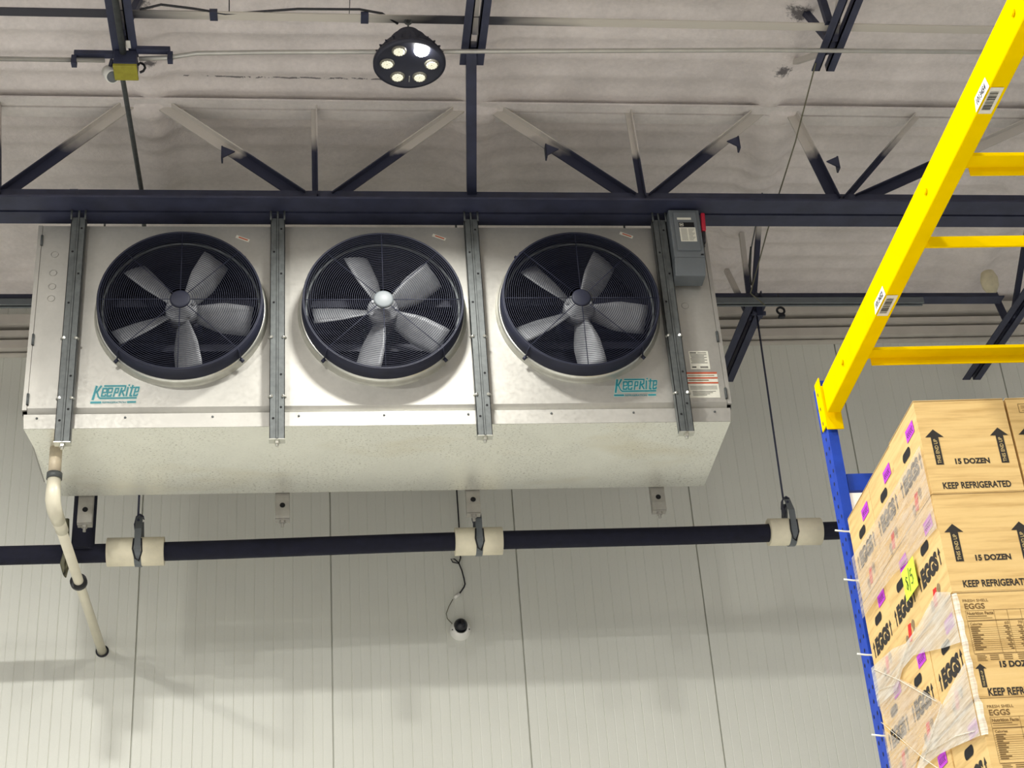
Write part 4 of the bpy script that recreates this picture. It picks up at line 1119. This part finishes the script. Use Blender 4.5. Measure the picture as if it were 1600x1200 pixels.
for layer in range(4):
    for row in range(3):
        kind = ('A', 'A', 'B', 'B')[layer] if row == 0 else None
        if row == 0:
            lab = ('top front egg box on the stack, with two arrows and fifteen dozen print', 'front egg box in the second layer from the top, with two arrows',
                   'front egg box in the third layer, with the nutrition table print', 'lowest visible front egg box, fourth layer down, with nutrition table')[layer]
        else:
            lab = 'brown egg box %s in the %s layer of the left row' % (rn[row], ('topmost', 'second', 'third', 'fourth')[layer])
            if layer == 1 and row == 1: lab = 'brown egg box behind the yellow note, middle of the second layer'
            if layer == 2 and row == 2: lab = 'brown egg box nearest the blue post in the third layer'
        carton(0, row, layer, kind, lab, 'egg boxes on the rack', (0.004 * math.sin(layer * 5 + row), 0))
carton(1, 0, 0, 'A', 'top egg box cut off by the right edge, beside the top front box', 'egg boxes on the rack')
for layer in (1, 2, 3):
    carton(1, 0, layer, 'A' if layer == 1 else 'B', 'egg box right of the front one in the %s layer, mostly out of view' % ln_[layer], 'egg boxes on the rack')
# pallet under them
pl = thing('pallet', 'wooden pallet under the egg boxes, below the view', 'pallet', SO + sdx * .3 + sdy * .42 + Z_ * (2.548 - 3.984), -SP)
mb = MB()
for k in range(5): mb.box(-.30, .30, -.42 + k * .185, -.32 + k * .185, .115, .165)
for x in (-.28, 0, .28): mb.box(x - .02, x + .02, -.42, .42, .0, .115)
mb.build('deck', M['wood'], pl, local=True)

# note and wrap on the aisle face of the stack
def lp(u, v, off=0.0): return SO + sdy * u + Z_ * v - sdx * off
nt = thing('paper_note', 'bright yellow-green paper note with handwritten 8/5 on the egg boxes', 'note', lp(.305, -.465, .010))
mb = MB(); mb.face([lp(.238, -.415, .0125), lp(.240, -.512, .0125), lp(.370, -.515, .0135), lp(.368, -.417, .0135)]); mb.build('sheet', M['neon'], nt)
mb = MB(); o_ = lp(.305, -.465, .0145); U_, V_ = -sdy, Z_
mb.stroke([(-.018, .012), (-.026, .017), (-.034, .012), (-.022, -.002), (-.036, -.016), (-.028, -.024), (-.018, -.014), (-.034, .010)], .0035, o_, U_, V_)
mb.stroke([(-.008, -.036), (.006, .034)], .0035, o_, U_, V_)
mb.stroke([(.034, .022), (.018, .020), (.016, .003), (.030, .004), (.034, -.010), (.026, -.022), (.014, -.020)], .0035, o_, U_, V_)
mb.build('handwriting', M['ink'], nt)
sw = thing('stretch_wrap', 'clear stretch film twisted in bands round the egg box stack', 'stretch wrap', lp(.4, -.5, .012))
W1 = [(0.856, -0.152), (0.504, -0.16), (0.0, -0.155), (0.0, -0.431), (0.18, -0.413), (0.32, -0.405), (0.451, -0.386), (0.565, -0.38), (0.856, -0.378)]
W2 = [(0.856, -0.555), (0.594, -0.584), (0.464, -0.616), (0.331, -0.614), (0.114, -0.588), (0.0, -0.635), (0.0, -0.789), (0.141, -0.753), (0.308, -0.704), (0.415, -0.675), (0.54, -0.673), (0.634, -0.71), (0.856, -0.69)]
W3 = [(0.856, -0.686), (0.61, -0.676), (0.427, -0.776), (0.262, -0.876), (0.244, -0.925), (0.387, -0.941), (0.544, -0.948), (0.812, -0.762)]
W4 = [(0.629, -1.0), (0.466, -0.936), (0.245, -0.889), (0.107, -0.864), (0.0, -0.85), (0.0, -1.063), (0.2, -1.03), (0.375, -1.004), (0.495, -0.999), (0.583, -1.005)]
W5 = [(0.856, -0.766), (0.544, -0.948), (0.641, -0.99), (0.856, -0.95)]
def poly_ear(name, pts, mat, off):
    mb = MB(); mb.face([lp(u, v, off) for u, v in pts]); o = mb.build(name, mat, sw); return o
poly_ear('film_band', W1, M['film'], .0080)
poly_ear('film_band', W2, M['film_dense'], .0100)
poly_ear('film_band', W3, M['film'], .0090)
poly_ear('film_band', W4, M['film_dense'], .0105)
poly_ear('film_band', W5, M['film'], .0085)
mb = MB()
for s in ([(0.827, -0.569), (0.59, -0.691), (0.284, -0.868)], [(0.843, -0.748), (0.494, -0.978), (0.302, -1.088)], [(0.474, -0.969), (0.184, -1.006), (0.028, -1.041)], [(0.331, -0.614), (0.47, -0.640), (0.64, -0.69), (.8, -.65)], [(0.245, -0.889), (0.40, -0.945), (0.50, -0.985)]):
    mb.tube([lp(u, v, .013) for u, v in s], .0013, 5)
mb.build('film_strand', M['film_edge'], sw)
# film gathered over the front corner
mb = MB(); P_ = []
for k in range(25):
    v = -.642 - k * .0175; w = .0065 + .0035 * math.sin(k * .9) ** 2 + (.004 if k > 18 else 0)
    P_.append((lp(.004, v, .006), SO + sdx * w + sdy * -.0055 + Z_ * v))
for (a, b), (c, d) in zip(P_[:-1], P_[1:]):
    m_ = (a + b) / 2 - sdy * .004; n_ = (c + d) / 2 - sdy * .004
    mb.face([a, m_, n_, c], True); mb.face([m_, b, d, n_], True)
mb.build('gathered_edge', M['film_edge'], sw)
